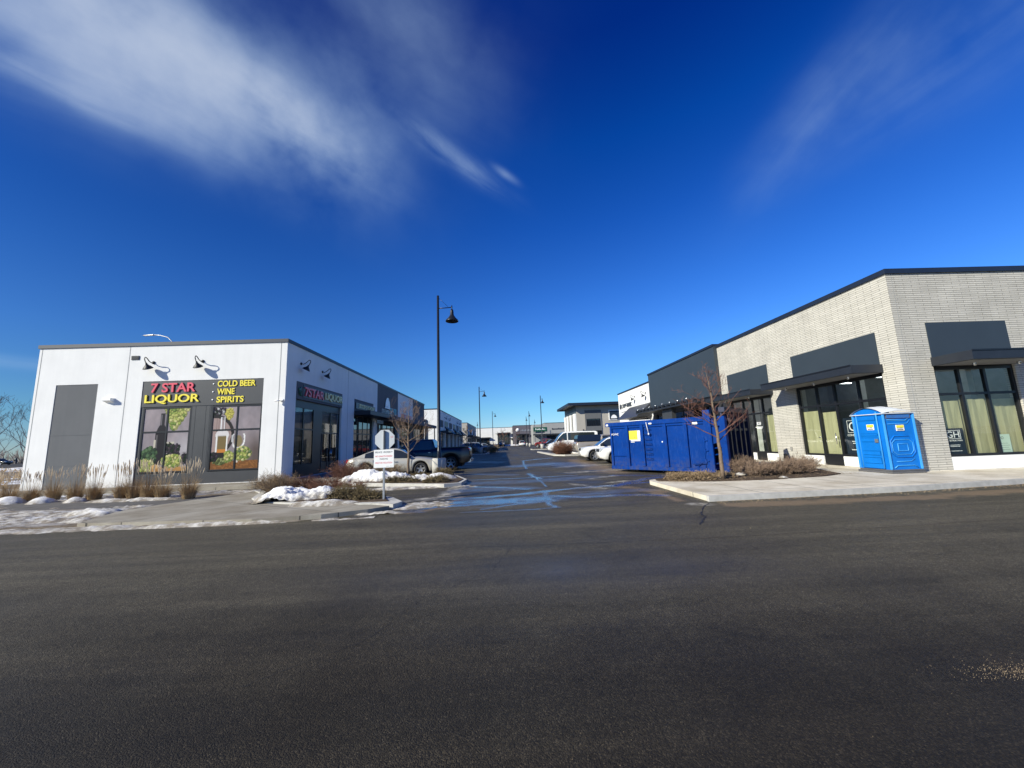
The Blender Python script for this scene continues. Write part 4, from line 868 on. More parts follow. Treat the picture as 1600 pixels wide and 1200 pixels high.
for y in (15.2, 17.4, 19.6, 21.8):
    for x in (16.4, 18.9): w.box(x, x+1.7, y, y+0.07, 4.25, 4.30)
each(w, 'ceiling_light_tube', tl_, b2)
def bay(F, u0, u1, zt, zg0, zg1, us, zs, z_fas0, base=True, label=None, skirt=()):
    m = MB(); F.box(m, u0, u1, z_fas0, zt, -0.1, 0.02); m.build('fascia_panel', 'bluegrey', b2)
    m = MB(); F.box(m, u0, u1, zg1, z_fas0, -0.2, -0.07); m.build('head_panel', 'frame', b2)
    o = window(F, b2, u0, u1, zg0, zg1, -0.06, us, zs, 0.085, 'glass', label, 0.1)
    m = MB()
    for a, b in skirt: F.box(m, a, b, 0.12, zg0, -0.12, -0.01)
    if skirt: each(m, 'base_panel', 'foam', b2)
    return o
# front bay (right edge of the picture)
w1 = bay(GF, 15.05, 17.98, 5.22, 0.55, 3.62, (15.99, 16.92), (2.68,), 3.9, True, 'front window papered over inside', ((15.05, 17.98),))
w2 = bay(GF, 20.6, 23.5, 5.22, 0.55, 3.62, (21.5, 22.5), (2.68,), 3.9, True, 'front window papered over inside', ((20.6, 23.5),))
# side bay A with a papered door
w3 = bay(GS, -17.72, -13.5, 5.12, 0.5, 3.56, (-16.63, -15.72, -14.62), ((2.66, 0, 4),), 3.85, True, 'side window papered over inside', ((-17.72, -16.68), (-15.68, -13.5)))
w = MB(); GS.box(w, -16.63, -15.72, 0.14, 0.5, -0.12, -0.03); w.build('door_kick_plate', 'frame', w3)
w = MB(); w.tube([GS.p(-15.85, 1.0, 0.02), GS.p(-15.85, 1.45, 0.02)], 0.018, 8); w.tube([GS.p(-16.72, 1.28, 0.03), GS.p(-16.55, 1.31, 0.05)], 0.018, 8); each(w, 'door_handle', 'chrome', w3)
w4 = bay(GS, -23.0, -19.42, 5.12, 0.5, 3.48, (-21.9, -21.1, -20.27), ((2.62, 0, 4),), 3.80, True, 'side window with an unpapered door', ((-20.27, -19.42), (-23.0, -21.15)))
w = MB(); GS.box(w, -21.1, -20.27, 0.14, 0.5, -0.12, -0.03); w.build('door_kick_plate', 'frame', w4)
def sheetp(F, parent, u0, u1, z0, z1, d, mat='paper', name='window_paper'):
    m = MB(); n = 6; 
    vs = [F.p(u0+(u1-u0)*i/n, z, d+0.012*math.sin(i*2.1+z)) for z in (z0, (z0+z1)/2, z1) for i in range(n+1)]
    m.add(vs, [(j*(n+1)+i, j*(n+1)+i+1, (j+1)*(n+1)+i+1, (j+1)*(n+1)+i) for j in range(2) for i in range(n)]); return m.build(name, mat, parent)
for a, b, z in ((15.07, 15.93, 2.45), (15.96, 16.90, 2.50), (16.93, 17.95, 2.47)): sheetp(GF, w1, a, b, 0.6, z, -0.22)
for a, b in ((20.7, 21.4), (21.6, 22.4), (22.6, 23.4)): sheetp(GF, w2, a, b, 0.6, 2.45, -0.22)
for a, b, z in ((-17.70, -16.66, 2.46), (-16.60, -15.74, 2.36)): sheetp(GS, w3, a, b, 0.55, z, -0.22)
sheetp(GS, w4, -20.18, -19.5, 0.55, 2.5, -0.22); sheetp(GS, w4, -22.95, -22.0, 0.55, 2.5, -0.22)
m = MB(); GS.box(m, -15.66, -14.3, 2.30, 2.36, -0.9, -0.85); m.build('green_rail', reg('rail', smat('green_rail', (0.10, 0.40, 0.24), 0.5)), b2)
m = MB(); GS.box(m, -15.7, -13.6, 0.2, 2.2, -1.2, -1.15); m.build('dark_board', 'navy', b2)
def gh_poster(F, uc, z0, z1, wd, d, cut, label):
    t = thing('window_poster', label, 'poster', tuple(F.p(uc, z0, d)), 0)
    m = MB(); F.box(m, uc-wd/2, uc+wd/2, z0, z1, d-0.01, d); m.build('sheet', 'navy', t)
    h = z1-z0; bw = wd*0.70; zb = z0+h*0.60; zt = z0+h*0.93; s = 0.016
    m = MB(); F.box(m, uc-bw/2, uc+bw/2, zt-s, zt, d, d+0.003); F.box(m, uc-bw/2, uc+bw/2, zb, zb+s, d, d+0.003); F.box(m, uc-bw/2, uc-bw/2+s, zb+s, zt-s, d, d+0.003); F.box(m, uc+bw/2-s, uc+bw/2, zb+s, zt-s, d, d+0.003); m.build('emblem_frame', 'lwhite', t)
    text('GH', (zt-zb)*0.72, F, uc, zb+(zt-zb)*0.14, d, 'lwhite', 'lettering', t, bw*0.82, 0.005, 0.003, align='CENTER')
    text('CONSTRUCTION', h*0.055, F, uc, z0+h*0.51, d, 'lwhite', 'lettering', t, bw*1.1, 0.01, 0.003, align='CENTER')
    m = MB()
    for k, (zz, ww) in enumerate(((0.36, 0.50), (0.31, 0.46), (0.14, 0.6))):
        x = uc-ww*wd/2
        while x < uc+ww*wd/2: q = random.uniform(0.02, 0.07); F.box(m, x, min(x+q, uc+ww*wd/2), z0+h*zz, z0+h*(zz+0.022), d, d+0.002); x += q+0.012
    m.build('small_print', 'lwhite', t)
gh_poster(GF, 15.42, 0.60, 1.50, 0.78, -0.14, 0, 'navy construction firm poster inside the front window, right of the brick corner')
gh_poster(GS, -15.02, 0.55, 2.05, 1.15, -0.14, 0, 'navy construction firm poster inside the side window, partly hidden by the portable toilet')
t = thing('window_notice', 'pale green paper notice at the foot of the front window', 'notice', tuple(GF.p(17.2, 0.6, -0.14)))
m = MB(); GF.box(m, 17.0, 17.42, 0.60, 1.24, -0.15, -0.14); m.build('sheet', 'palegreen', t)
m = MB(); m.lathe([(0.035, 0), (0.045, 0), (0.045, .003), (0.035, .003)], GF.p(17.14, 1.12, -0.139), Matrix.Rotation(PI/2, 3, 'X'), 16)
for k in range(4): GF.box(m, 17.06, 17.36-0.05*(k % 2), 0.72+k*0.07, 0.728+k*0.07, -0.14, -0.138)
m.build('printing', 'ldark', t)
t = thing('door_decal', 'white stick-on number decal on the shop door beside the open skip', 'decal', tuple(GS.p(-20.68, 1.9, -0.05)))
text('820', 0.16, GS, -20.68, 2.0, -0.05, 'lwhite', 'lettering', t, 0.34, 0.02, 0.003, align='CENTER')
m = MB(); GS.box(m, -20.98, -20.4, 1.86, 1.90, -0.05, -0.047); GS.box(m, -20.9, -20.45, 1.80, 1.83, -0.05, -0.047); m.build('underline', 'lwhite', t)
def awning(F, u0, u1, z0, z1, d, cut0, cut1):
    """flat canopy with one chamfered end; returns nothing"""
    q = [F.p(u0, 0, 0.003), F.p(u1, 0, 0.003), F.p(u1-cut1, 0, d), F.p(u0+cut0, 0, d)]
    poly = [(v.x, v.y) for v in q]; a = sum(poly[i][0]*poly[(i+1) % 4][1]-poly[(i+1) % 4][0]*poly[i][1] for i in range(4))
    if a < 0: poly.reverse()
    m = MB(); m.prism(poly, z0, z1); o = m.build('awning', 'awning', b2)
    ins = 0.10; q = [F.p(u0+ins+cut0*.1, 0, 0.05), F.p(u1-ins-cut1*.1, 0, 0.05), F.p(u1-cut1-ins, 0, d-ins), F.p(u0+cut0+ins, 0, d-ins)]
    poly = [(v.x, v.y) for v in q]
    if a < 0: poly.reverse()
    m = MB(); m.prism(poly, z0-0.012, z0-0.003); m.build('soffit', 'soffit', o)
    m = MB()   # fascia lip lines
    q = [F.p(u0+cut0-0.01, 0, d+0.012), F.p(u1-cut1+0.01, 0, d+0.012)]
    F.box(m, u0+cut0, u1-cut1, z1-0.03, z1+0.02, d, d+0.02); m.build('lip', 'frame', o)
    m = MB(); n = max(2, int((u1-u0)/1.6))
    for k in range(n):
        c = F.p(u0+cut0*.5+(u1-u0-cut0*.5-cut1*.5)*(k+0.5)/n, z0-0.015, d*0.5); m.lathe([(0, -0.10), (0.035, -0.10), (0.05, -0.04), (0.05, 0.0)], c, None, 12)
    each(m, 'spotlight', 'chrome', o)
    return o
awning(GS, -18.35, -13.42, 3.60, 3.90, 1.2, 0.0, 0.0)
awning(GF, 15.0, 18.1, 3.66, 3.96, 1.2, 0.0, 0.0)
awning(GS, -23.55, -19.2, 3.52, 3.80, 1.2, 0.0, 0.0)
awning(GF, 20.4, 23.7, 3.66, 3.96, 1.2, 0.0, 0.0)
# dark middle bay: open trellis canopy with spotlights and piers
m = MB(); GS.box(m, -34.8, -24.0, 3.62, 3.70, 0.25, 1.7)
for k in range(14): u = -34.6+k*0.8; GS.box(m, u, u+0.12, 3.7, 3.86, 0.25, 1.75)
for d in (0.4, 1.6): GS.box(m, -34.8, -24.0, 3.86, 3.94, d, d+0.08)
m.build('canopy', 'awning', b2)
m = MB()
for k in range(8): m.lathe([(0, -0.12), (0.05, -0.12), (0.07, -0.02), (0, 0.0)], GS.p(-33.9+k*1.3, 4.02, 1.78), None, 10)
each(m, 'spotlight', 'chrome', b2)
m = MB(); q = [(-29.7, 0.12), (-28.5, 0.12), (-28.2, 3.6), (-30.0, 3.6)]; m.hexa([GS.p(q[0][0], q[0][1], 1.0), GS.p(q[1][0], q[1][1], 1.0), GS.p(q[1][0], q[1][1], 1.3), GS.p(q[0][0], q[0][1], 1.3), GS.p(q[3][0], q[3][1], 1.0), GS.p(q[2][0], q[2][1], 1.0), GS.p(q[2][0], q[2][1], 1.3), GS.p(q[3][0], q[3][1], 1.3)]); each(m, 'pier', 'charcoal', b2)
window(GS, b2, -34.3, -24.3, 0.3, 3.5, -0.08, (-32.6, -31, -29.4, -27.7, -26), (2.6,), 0.08, 'darkglass', 'long dark storefront glazing')
window(GS, b2, -41.0, -36.2, 0.3, 3.4, -0.08, (-39.4, -37.8), (2.5,), 0.08, 'darkglass', 'storefront glazing under the sloping awning')
m = MB(); a = [GS.p(-41.4, 3.45, 1.5), GS.p(-35.3, 3.45, 1.5), GS.p(-35.3, 4.75, 0.01), GS.p(-41.4, 4.75, 0.01), GS.p(-41.4, 3.45, 0.01), GS.p(-35.3, 3.45, 0.01)]
m.add(a, [(0, 1, 2, 3), (0, 3, 4), (1, 5, 2), (0, 4, 5, 1)]); m.build('sloping_awning', 'charcoal', b2)
s7 = thing('shop_sign', 'dark lettering with a small round mark on the white bay beyond the skip', 'sign', (RX, 42.5, 5.0))
m = MB(); m.lathe([(0, 0), (0.3, 0), (0.3, 0.06), (0, 0.06)], GS.p(-44.4, 5.10, 0.003), Matrix.Rotation(-PI/2, 3, 'Y'), 20); m.build('round_mark', 'charcoal', s7)
glyphs(GS, -43.9, -40.4, 4.88, 5.32, 0.003, 'ldark', 'lettering', s7, 8, 0.05, 6)
m = MB(); GS.box(m, -44.3, -40.3, 4.42, 4.48, 0.003, 0.03); m.build('underline', 'charcoal', s7)
gooseneck(RX, 39.5, 5.75, (-1, 0), 'black gooseneck lamp on the white bay beyond the skip, left one of the pair', 'black gooseneck lamps')
gooseneck(RX, 36.4, 5.75, (-1, 0), 'black gooseneck lamp on the white bay beyond the skip, right one beside the dark panel', 'black gooseneck lamps')
m = MB(); GS.box(m, -18.5, -18.38, 0.70, 0.85, 0, 0.05); tag(m.build('electrical_box', 'taupe'), 'small grey outlet box low on the brick pier behind the planting bed', 'electrical box')
m = MB(); m.box(RX-0.18, RX-0.07, 18.72, 18.83, 0.12, 0.52); tag(m.build('bollard_stub', 'charcoal', ), 'short dark post stub at the foot of the brick pier', 'post')

# ------------------------------------------------------------------ buildings further down the drive
def block(name, label, x0, x1, y0, y1, h, mat, cap=True):
    t = thing(name, label, 'building', ((x0+x1)/2, y0, 0))
    m = MB(); m.box(x0, x1, y0, y1, -0.05, h); m.build('wall', mat, t)
    if cap: m = MB(); m.box(x0-0.06, x1+0.06, y0-0.06, y1+0.06, h, h+0.14); m.build('parapet_cap', 'cap', t)
    return t
def lite_bay(F, t, u0, u1, z0, z1, d=0.02, n=3, zs=(2.5,), mat='darkglass'):
    window(F, t, u0, u1, z0, z1, d+0.04, tuple(u0+(u1-u0)*k/n for k in range(1, n)), zs, 0.09, mat)
b3 = block('shop_building', 'white stucco retail building with a shaded side, second on the left', -24, LX, 64, 102, 7.3, 'white')
F3 = Fc((LX, 0, 0), (0, 1, 0), (1, 0, 0))
for k in range(6):
    a = 65+k*6.1
    lite_bay(F3, b3, a+0.6, a+4.6, 0.4, 3.4)
    m = MB(); F3.box(m, a+5.0, a+5.5, 0, 4.3, 0.003, 0.35); each(m, 'pilaster', 'white', b3)
    m = MB(); F3.box(m, a+0.5, a+4.8, 4.5, 5.7, 0.003, 0.06); m.build('fascia_panel', ['greyp', 'bluegrey'][k % 2], b3)
    m = MB()
    if k % 2: m.add([F3.p(a+0.4, 3.4, 1.6), F3.p(a+4.8, 3.4, 1.6), F3.p(a+4.8, 4.7, 0.07), F3.p(a+0.4, 4.7, 0.07), F3.p(a+0.4, 3.4, 0.07), F3.p(a+4.8, 3.4, 0.07)], [(0, 1, 2, 3), (0, 3, 4), (1, 5, 2), (0, 4, 5, 1)])
    else: F3.box(m, a+0.4, a+4.8, 3.5, 3.8, 0.07, 1.5)
    m.build('awning', 'awning', b3)
for y, n in ((71.5, 'first'), (76.5, 'second'), (90, 'third'), (95, 'fourth')):
    gooseneck(LX, y, 6.4, (1, 0), '%s gooseneck lamp along the shaded side of the second white building on the left' % n, 'black gooseneck lamps')
b4 = block('shop_building', 'beige retail building with a sunlit end wall, third on the left', -24, LX, 118, 158, 7.6, 'beige')
F4 = Fc((LX, 0, 0), (0, 1, 0), (1, 0, 0))
for k in range(5):
    a = 119+k*7.6; lite_bay(F4, b4, a+0.8, a+6, 0.4, 3.4); m = MB(); F4.box(m, a+0.6, a+6.2, 3.5, 3.9, 0.02, 1.5); m.build('awning', 'awning', b4)
    m = MB(); F4.box(m, a+0.8, a+6.0, 4.4, 5.8, 0.003, 0.06); m.build('fascia_panel', ['white', 'greyp'][k % 2], b4)
b5 = block('shop_building', 'white retail building closing the far end of the drive', -40, 4.4, 165, 185, 7.5, 'white')
F5 = Fc((0, 165, 0), (1, 0, 0), (0, -1, 0))
m = MB(); F5.box(m, -2.0, 3.2, 0.0, 5.4, 0.003, 0.25); m.build('door_surround', 'charcoal', b5); lite_bay(F5, b5, -1.4, 2.6, 0.1, 4.6, 0.26, 4, (3.4,))
m = MB(); F5.box(m, -11.5, -5, 3.2, 3.6, 0.003, 1.2); m.build('awning', 'awning', b5); lite_bay(F5, b5, -11, -5.4, 0.2, 3.1, 0.02, 4)
m = MB(); F5.box(m, 3.2, 6.0, 2.6, 2.9, 0.3, 1.6); F5.box(m, -2.8, 3.9, 4.9, 5.05, 0.26, 1.5); m.build('awning', 'awning', b5)
b6 = block('shop_building', 'dark grey purple building beside the white one at the far end', 4.6, 16.5, 160, 185, 7.9, 'purple')
F6 = Fc((0, 160, 0), (1, 0, 0), (0, -1, 0))
m = MB(); m.lathe([(0, 0), (0.75, 0), (0.75, .1), (0, .1)], F6.p(6.4, 6.1, 0.003), Matrix.Rotation(PI/2, 3, 'X'), 20); tag(m.build('round_sign', 'lwhite'), 'round white disc sign on the dark grey purple building', 'sign')
lite_bay(F6, b6, 5.9, 10.8, 0.2, 4.0, 0.02, 4, (2.6,)); m = MB(); F6.box(m, 5.7, 11.0, 4.2, 4.5, 0.003, 1.2); m.build('awning', 'awning', b6)
m = MB()
for k in range(7): F6.box(m, 7.7+k*0.62, 8.1+k*0.62, 5.6, 6.1+0.15*(k % 2), 0.003, 0.06)
tag(m.build('far_lettering', 'galv'), 'faint grey lettering beside the round white disc sign', 'sign')
b7 = block('shop_building', 'light grey retail building with a dark green sign, far right of the drive end', 16.6, 60, 150, 180, 8.1, 'greystone')
F7 = Fc((0, 150, 0), (1, 0, 0), (0, -1, 0))
m = MB(); m.box(12.0, 16.58, 150.5, 160, 0, 7.7); m.build('side_block', 'greystone', b7)
m = MB(); F7.box(m, 12.0, 60, 3.5, 4.0, 0.003, 1.6); m.build('canopy', 'awning', b7)
for k in range(8): lite_bay(F7, b7, 17.2+k*4.4, 20.8+k*4.4, 0.2, 3.3, 0.02, 3)
s8 = thing('shop_sign', 'dark green sign board with pale lettering far beyond the white van', 'sign', (14, 150, 5))
Fg = Fc((0, 150.5, 0), (1, 0, 0), (0, -1, 0))
m = MB(); Fg.box(m, 12.2, 17.4, 5.0, 6.6, 0.51, 0.62); m.build('backing', 'green', s8)
m = MB()
for k, x in enumerate((13.0, 13.5, 13.9, 14.3, 14.7, 15.2, 15.6, 16.0, 16.5)): Fg.box(m, x, x+0.26, 5.6, 5.95+(0.25 if k in (0, 3, 6) else 0), 0.62, 0.66)
m.build('lettering', 'lwhite', s8)
s9 = thing('shop_sign', 'row of dark letters on the light grey wall far beyond the white van', 'sign', (21, 150, 5))
m = MB()
for k in range(13): F7.box(m, 19.4+k*0.5, 19.72+k*0.5, 5.5, 5.95+(0.2 if k in (0, 5, 9) else 0), 0.003, 0.08)
m.build('lettering', 'ldark', s9)
# two storey building with the overhanging roof
b8 = thing('office_building', 'two storey beige office building with a dark overhanging flat roof', 'building', (14.6, 75, 0))
m = MB(); m.box(14.6, 40, 75.004, 88, -0.05, 8.0); m.build('wall', 'beige', b8)
m = MB(); m.box(12.9, 41, 73.4, 88.9, 8.0, 8.5); m.build('roof', 'cap', b8)
F8 = Fc((0, 75, 0), (1, 0, 0), (0, -1, 0)); F8s = Fc((14.6, 0, 0), (0, -1, 0), (-1, 0, 0))
m = MB(); F8.box(m, 16.3, 19.5, 0.1, 7.1, 0.003, 0.12); m.build('entrance_panel', 'greyp', b8)
lite_bay(F8, b8, 16.55, 19.25, 4.0, 5.4, 0.12, 3, ()); lite_bay(F8, b8, 16.4, 17.8, 0.2, 3.1, 0.12, 2, ()); lite_bay(F8, b8, 18.0, 19.4, 0.2, 3.1, 0.12, 2, ())
m = MB(); F8.box(m, 21.0, 24.2, 5.0, 7.0, 0.003, 0.10); m.build('sign_frame', 'lwhite', b8)
m = MB(); F8.box(m, 21.15, 22.9, 5.15, 6.85, 0.10, 0.16); F8.box(m, 23.0, 24.1, 5.15, 6.85, 0.10, 0.14); m.build('sign_panel', 'navy', b8)
m = MB(); m.add([F8.p(22.0+0.6*math.cos(a), 5.35+0.7*max(0, math.sin(a)), 0.165) for a in np.linspace(0, PI, 10)], [tuple(range(10))]); F8.box(m, 23.3, 23.8, 5.5, 6.4, 0.14, 0.16); m.build('sign_emblem', 'lwhite', b8)
m = MB(); F8s.box(m, -88, -75.0, 6.5, 8.0, 0.003, 0.08); m.build('upper_cladding', 'bluegrey', b8)
m = MB()
for u in (-88.0, -84.7, -81.0, -77.2, -75.5): F8s.box(m, u, u+(0.5 if u > -76 else 1.5), 0.1, 6.5, 0.003, 0.3)
each(m, 'pilaster', 'white', b8)
for u in (-86.4, -83.1, -79.4): lite_bay(F8s, b8, u, u+1.6, 0.3, 6.3, 0.03, 2, (2.9, 3.4))
m = MB(); F8.box(m, 15.7, 15.95, 0, 3.4, 0.2, 0.45); m.build('downpipe', 'charcoal', b8)
# ------------------------------------------------------------------ street lamps
def street_lamp(x, y, h, az, label, n=None):
    t = thing('street_lamp', label, 'street lamp', (x, y, 0), az, 'street lamps with bell shades along the drive')
    L = lambda p: t.matrix_basis @ Vector(p)
    b = MB(); b.lathe([(0, 0), (0.34, 0), (0.34, 0.86), (0.31, 0.90), (0.0, 0.90)], L((0, 0, 0)), None, 28); b.build('concrete_base', 'concrete', t)
    p = MB(); p.lathe([(0, 0.9), (0.17, 0.9), (0.17, 0.93), (0.10, 0.95), (0.10, 1.3), (0.085, 1.32), (0.06, h-0.02), (0.0, h)], L((0, 0, 0)), None, 14); p.build('pole', 'pole', t)
    a = MB(); a.tube([L((0, 0, h-0.72)), L((0.74, 0, h-0.66))], 0.025, 8); a.tube([L((0.03, 0, h-0.14)), L((0.52, 0, h-0.62))], 0.008, 6); a.tube([L((0.72, 0, h-0.56)), L((0.72, 0, h-0.86))], 0.028, 8); a.build('arm', 'pole', t)
    s = MB(); s.lathe([(0.0, 0.0), (0.06, 0.0), (0.085, -0.08), (0.10, -0.30), (0.135, -0.36), (0.20, -0.46), (0.30, -0.56), (0.335, -0.62), (0.335, -0.655), (0.315, -0.655), (0.18, -0.47), (0, -0.40)], L((0.72, 0, h-0.78)), None, 28); s.build('lamp_shade', 'pole', t)
    return t
street_lamp(-3.16, 19.45, 9.35, 0.05, 'tall black street lamp beside the silver car, nearest of the row')
street_lamp(-3.1, 54.6, 9.5, 0.0, 'black street lamp on the left side, second in the row, by parked grey cars')
street_lamp(-2.4, 100, 9.5, 0.0, 'distant black street lamp on the left side before the white far building')
street_lamp(7.0, 68.0, 9.5, -1.2, 'black street lamp on the right side, just left of the two storey office building')
street_lamp(7.4, 104, 9.5, -1.5, 'right and taller of two close far street lamps before the dark purple building')
street_lamp(8.0, 126, 9.5, -1.5, 'left and shorter of two close far street lamps before the dark purple building')
street_lamp(12.4, 146, 9.5, -1.5, 'small far street lamp standing just left of the green sign board')
street_lamp(-9.5, 150, 9.5, -1.5, 'small far street lamp seen against the end of the third building on the left')
# galvanised highway lamp behind the shop roof
t = thing('street_light', 'tall galvanised road light whose curved arm shows above the liquor shop roof', 'street light', (-29.4, 34.5, 0))
m = MB(); m.tube([(-29.4, 34.5, 0), (-29.4, 34.5, 11.1)], [0.11, 0.07], 12); m.build('pole', 'galv', t)
m = MB(); m.tube([(-29.4, 34.5, 11.05), (-29.55, 34.5, 11.6), (-29.95, 34.5, 12.0), (-30.6, 34.5, 12.2), (-31.3, 34.5, 12.28)], 0.045, 10); m.build('arm', 'galv', t)
m = MB(); m.hexa([(-32.1, 34.35, 12.20), (-31.2, 34.38, 12.22), (-31.2, 34.62, 12.22), (-32.1, 34.65, 12.20), (-32.0, 34.4, 12.26), (-31.25, 34.42, 12.32), (-31.25, 34.58, 12.32), (-32.0, 34.6, 12.26)]); m.build('lamp_head', 'galv', t)

# ------------------------------------------------------------------ sign post with the back of a stop sign
SX, SY = -3.31, 10.99
t = thing('sign_post', 'metal post with the back of an octagonal sign above a white private property notice', 'sign', (SX, SY, 0.14))
F = Fc((SX, SY, 0), (1, 0, 0), (0, -1, 0))
m = MB(); m.box(SX-0.024, SX+0.024, SY-0.024, SY+0.024, 0.12, 2.02); m.build('post', 'galv', t)
m = MB(); m.box(SX-0.018, SX+0.018, SY-0.034, SY-0.0245, 1.50, 2.03); m.build('shaded_post_strip', 'charcoal', t)  # added dark strip, paints the shade on the upper post front
m = MB(); oc = [(0.292*math.cos(PI/8+k*PI/4), 1.775+0.292*math.sin(PI/8+k*PI/4)) for k in range(8)]
vs = [F.p(a, z, -0.032) for a, z in oc]+[F.p(a, z, -0.036) for a, z in oc]
m.add(vs, [tuple(range(8)), tuple(range(15, 7, -1))]+[(i, 8+i, 8+(i+1) % 8, (i+1) % 8) for i in range(8)]); m.build('octagonal_plate', 'signback', t)
m = MB(); F.box(m, 0.155, 0.24, 1.855, 1.862, -0.031, -0.030); F.box(m, 0.16, 0.235, 1.825, 1.832, -0.031, -0.030); each(m, 'sticker_print', 'red', t)
m = MB(); F.box(m, -0.275, 0.275, 1.005, 1.495, 0.030, 0.034); m.build('notice_plate', 'signwhite', t, bevel=0.0)
text('PRIVATE  PROPERTY', 0.05, F, 0, 1.40, 0.034, 'ldark', 'lettering', t, 0.48, 0.01, 0.001, align='CENTER')
text('NO UNAUTHORIZED', 0.042, F, 0, 1.295, 0.034, 'red', 'lettering', t, 0.47, 0.01, 0.001, align='CENTER')
text('PARKING', 0.042, F, 0, 1.22, 0.034, 'ldark', 'lettering', t, 0.22, 0.01, 0.001, align='CENTER')
text('FINE FOR VIOLATION', 0.042, F, 0, 1.115, 0.034, 'red', 'lettering', t, 0.46, 0.01, 0.001, align='CENTER')
m = MB(); F.box(m, 0.07, 0.15, 1.035, 1.042, 0.034, 0.035); F.box(m, 0.165, 0.25, 1.035, 1.042, 0.034, 0.035); m.build('small_print', 'ldark', t)

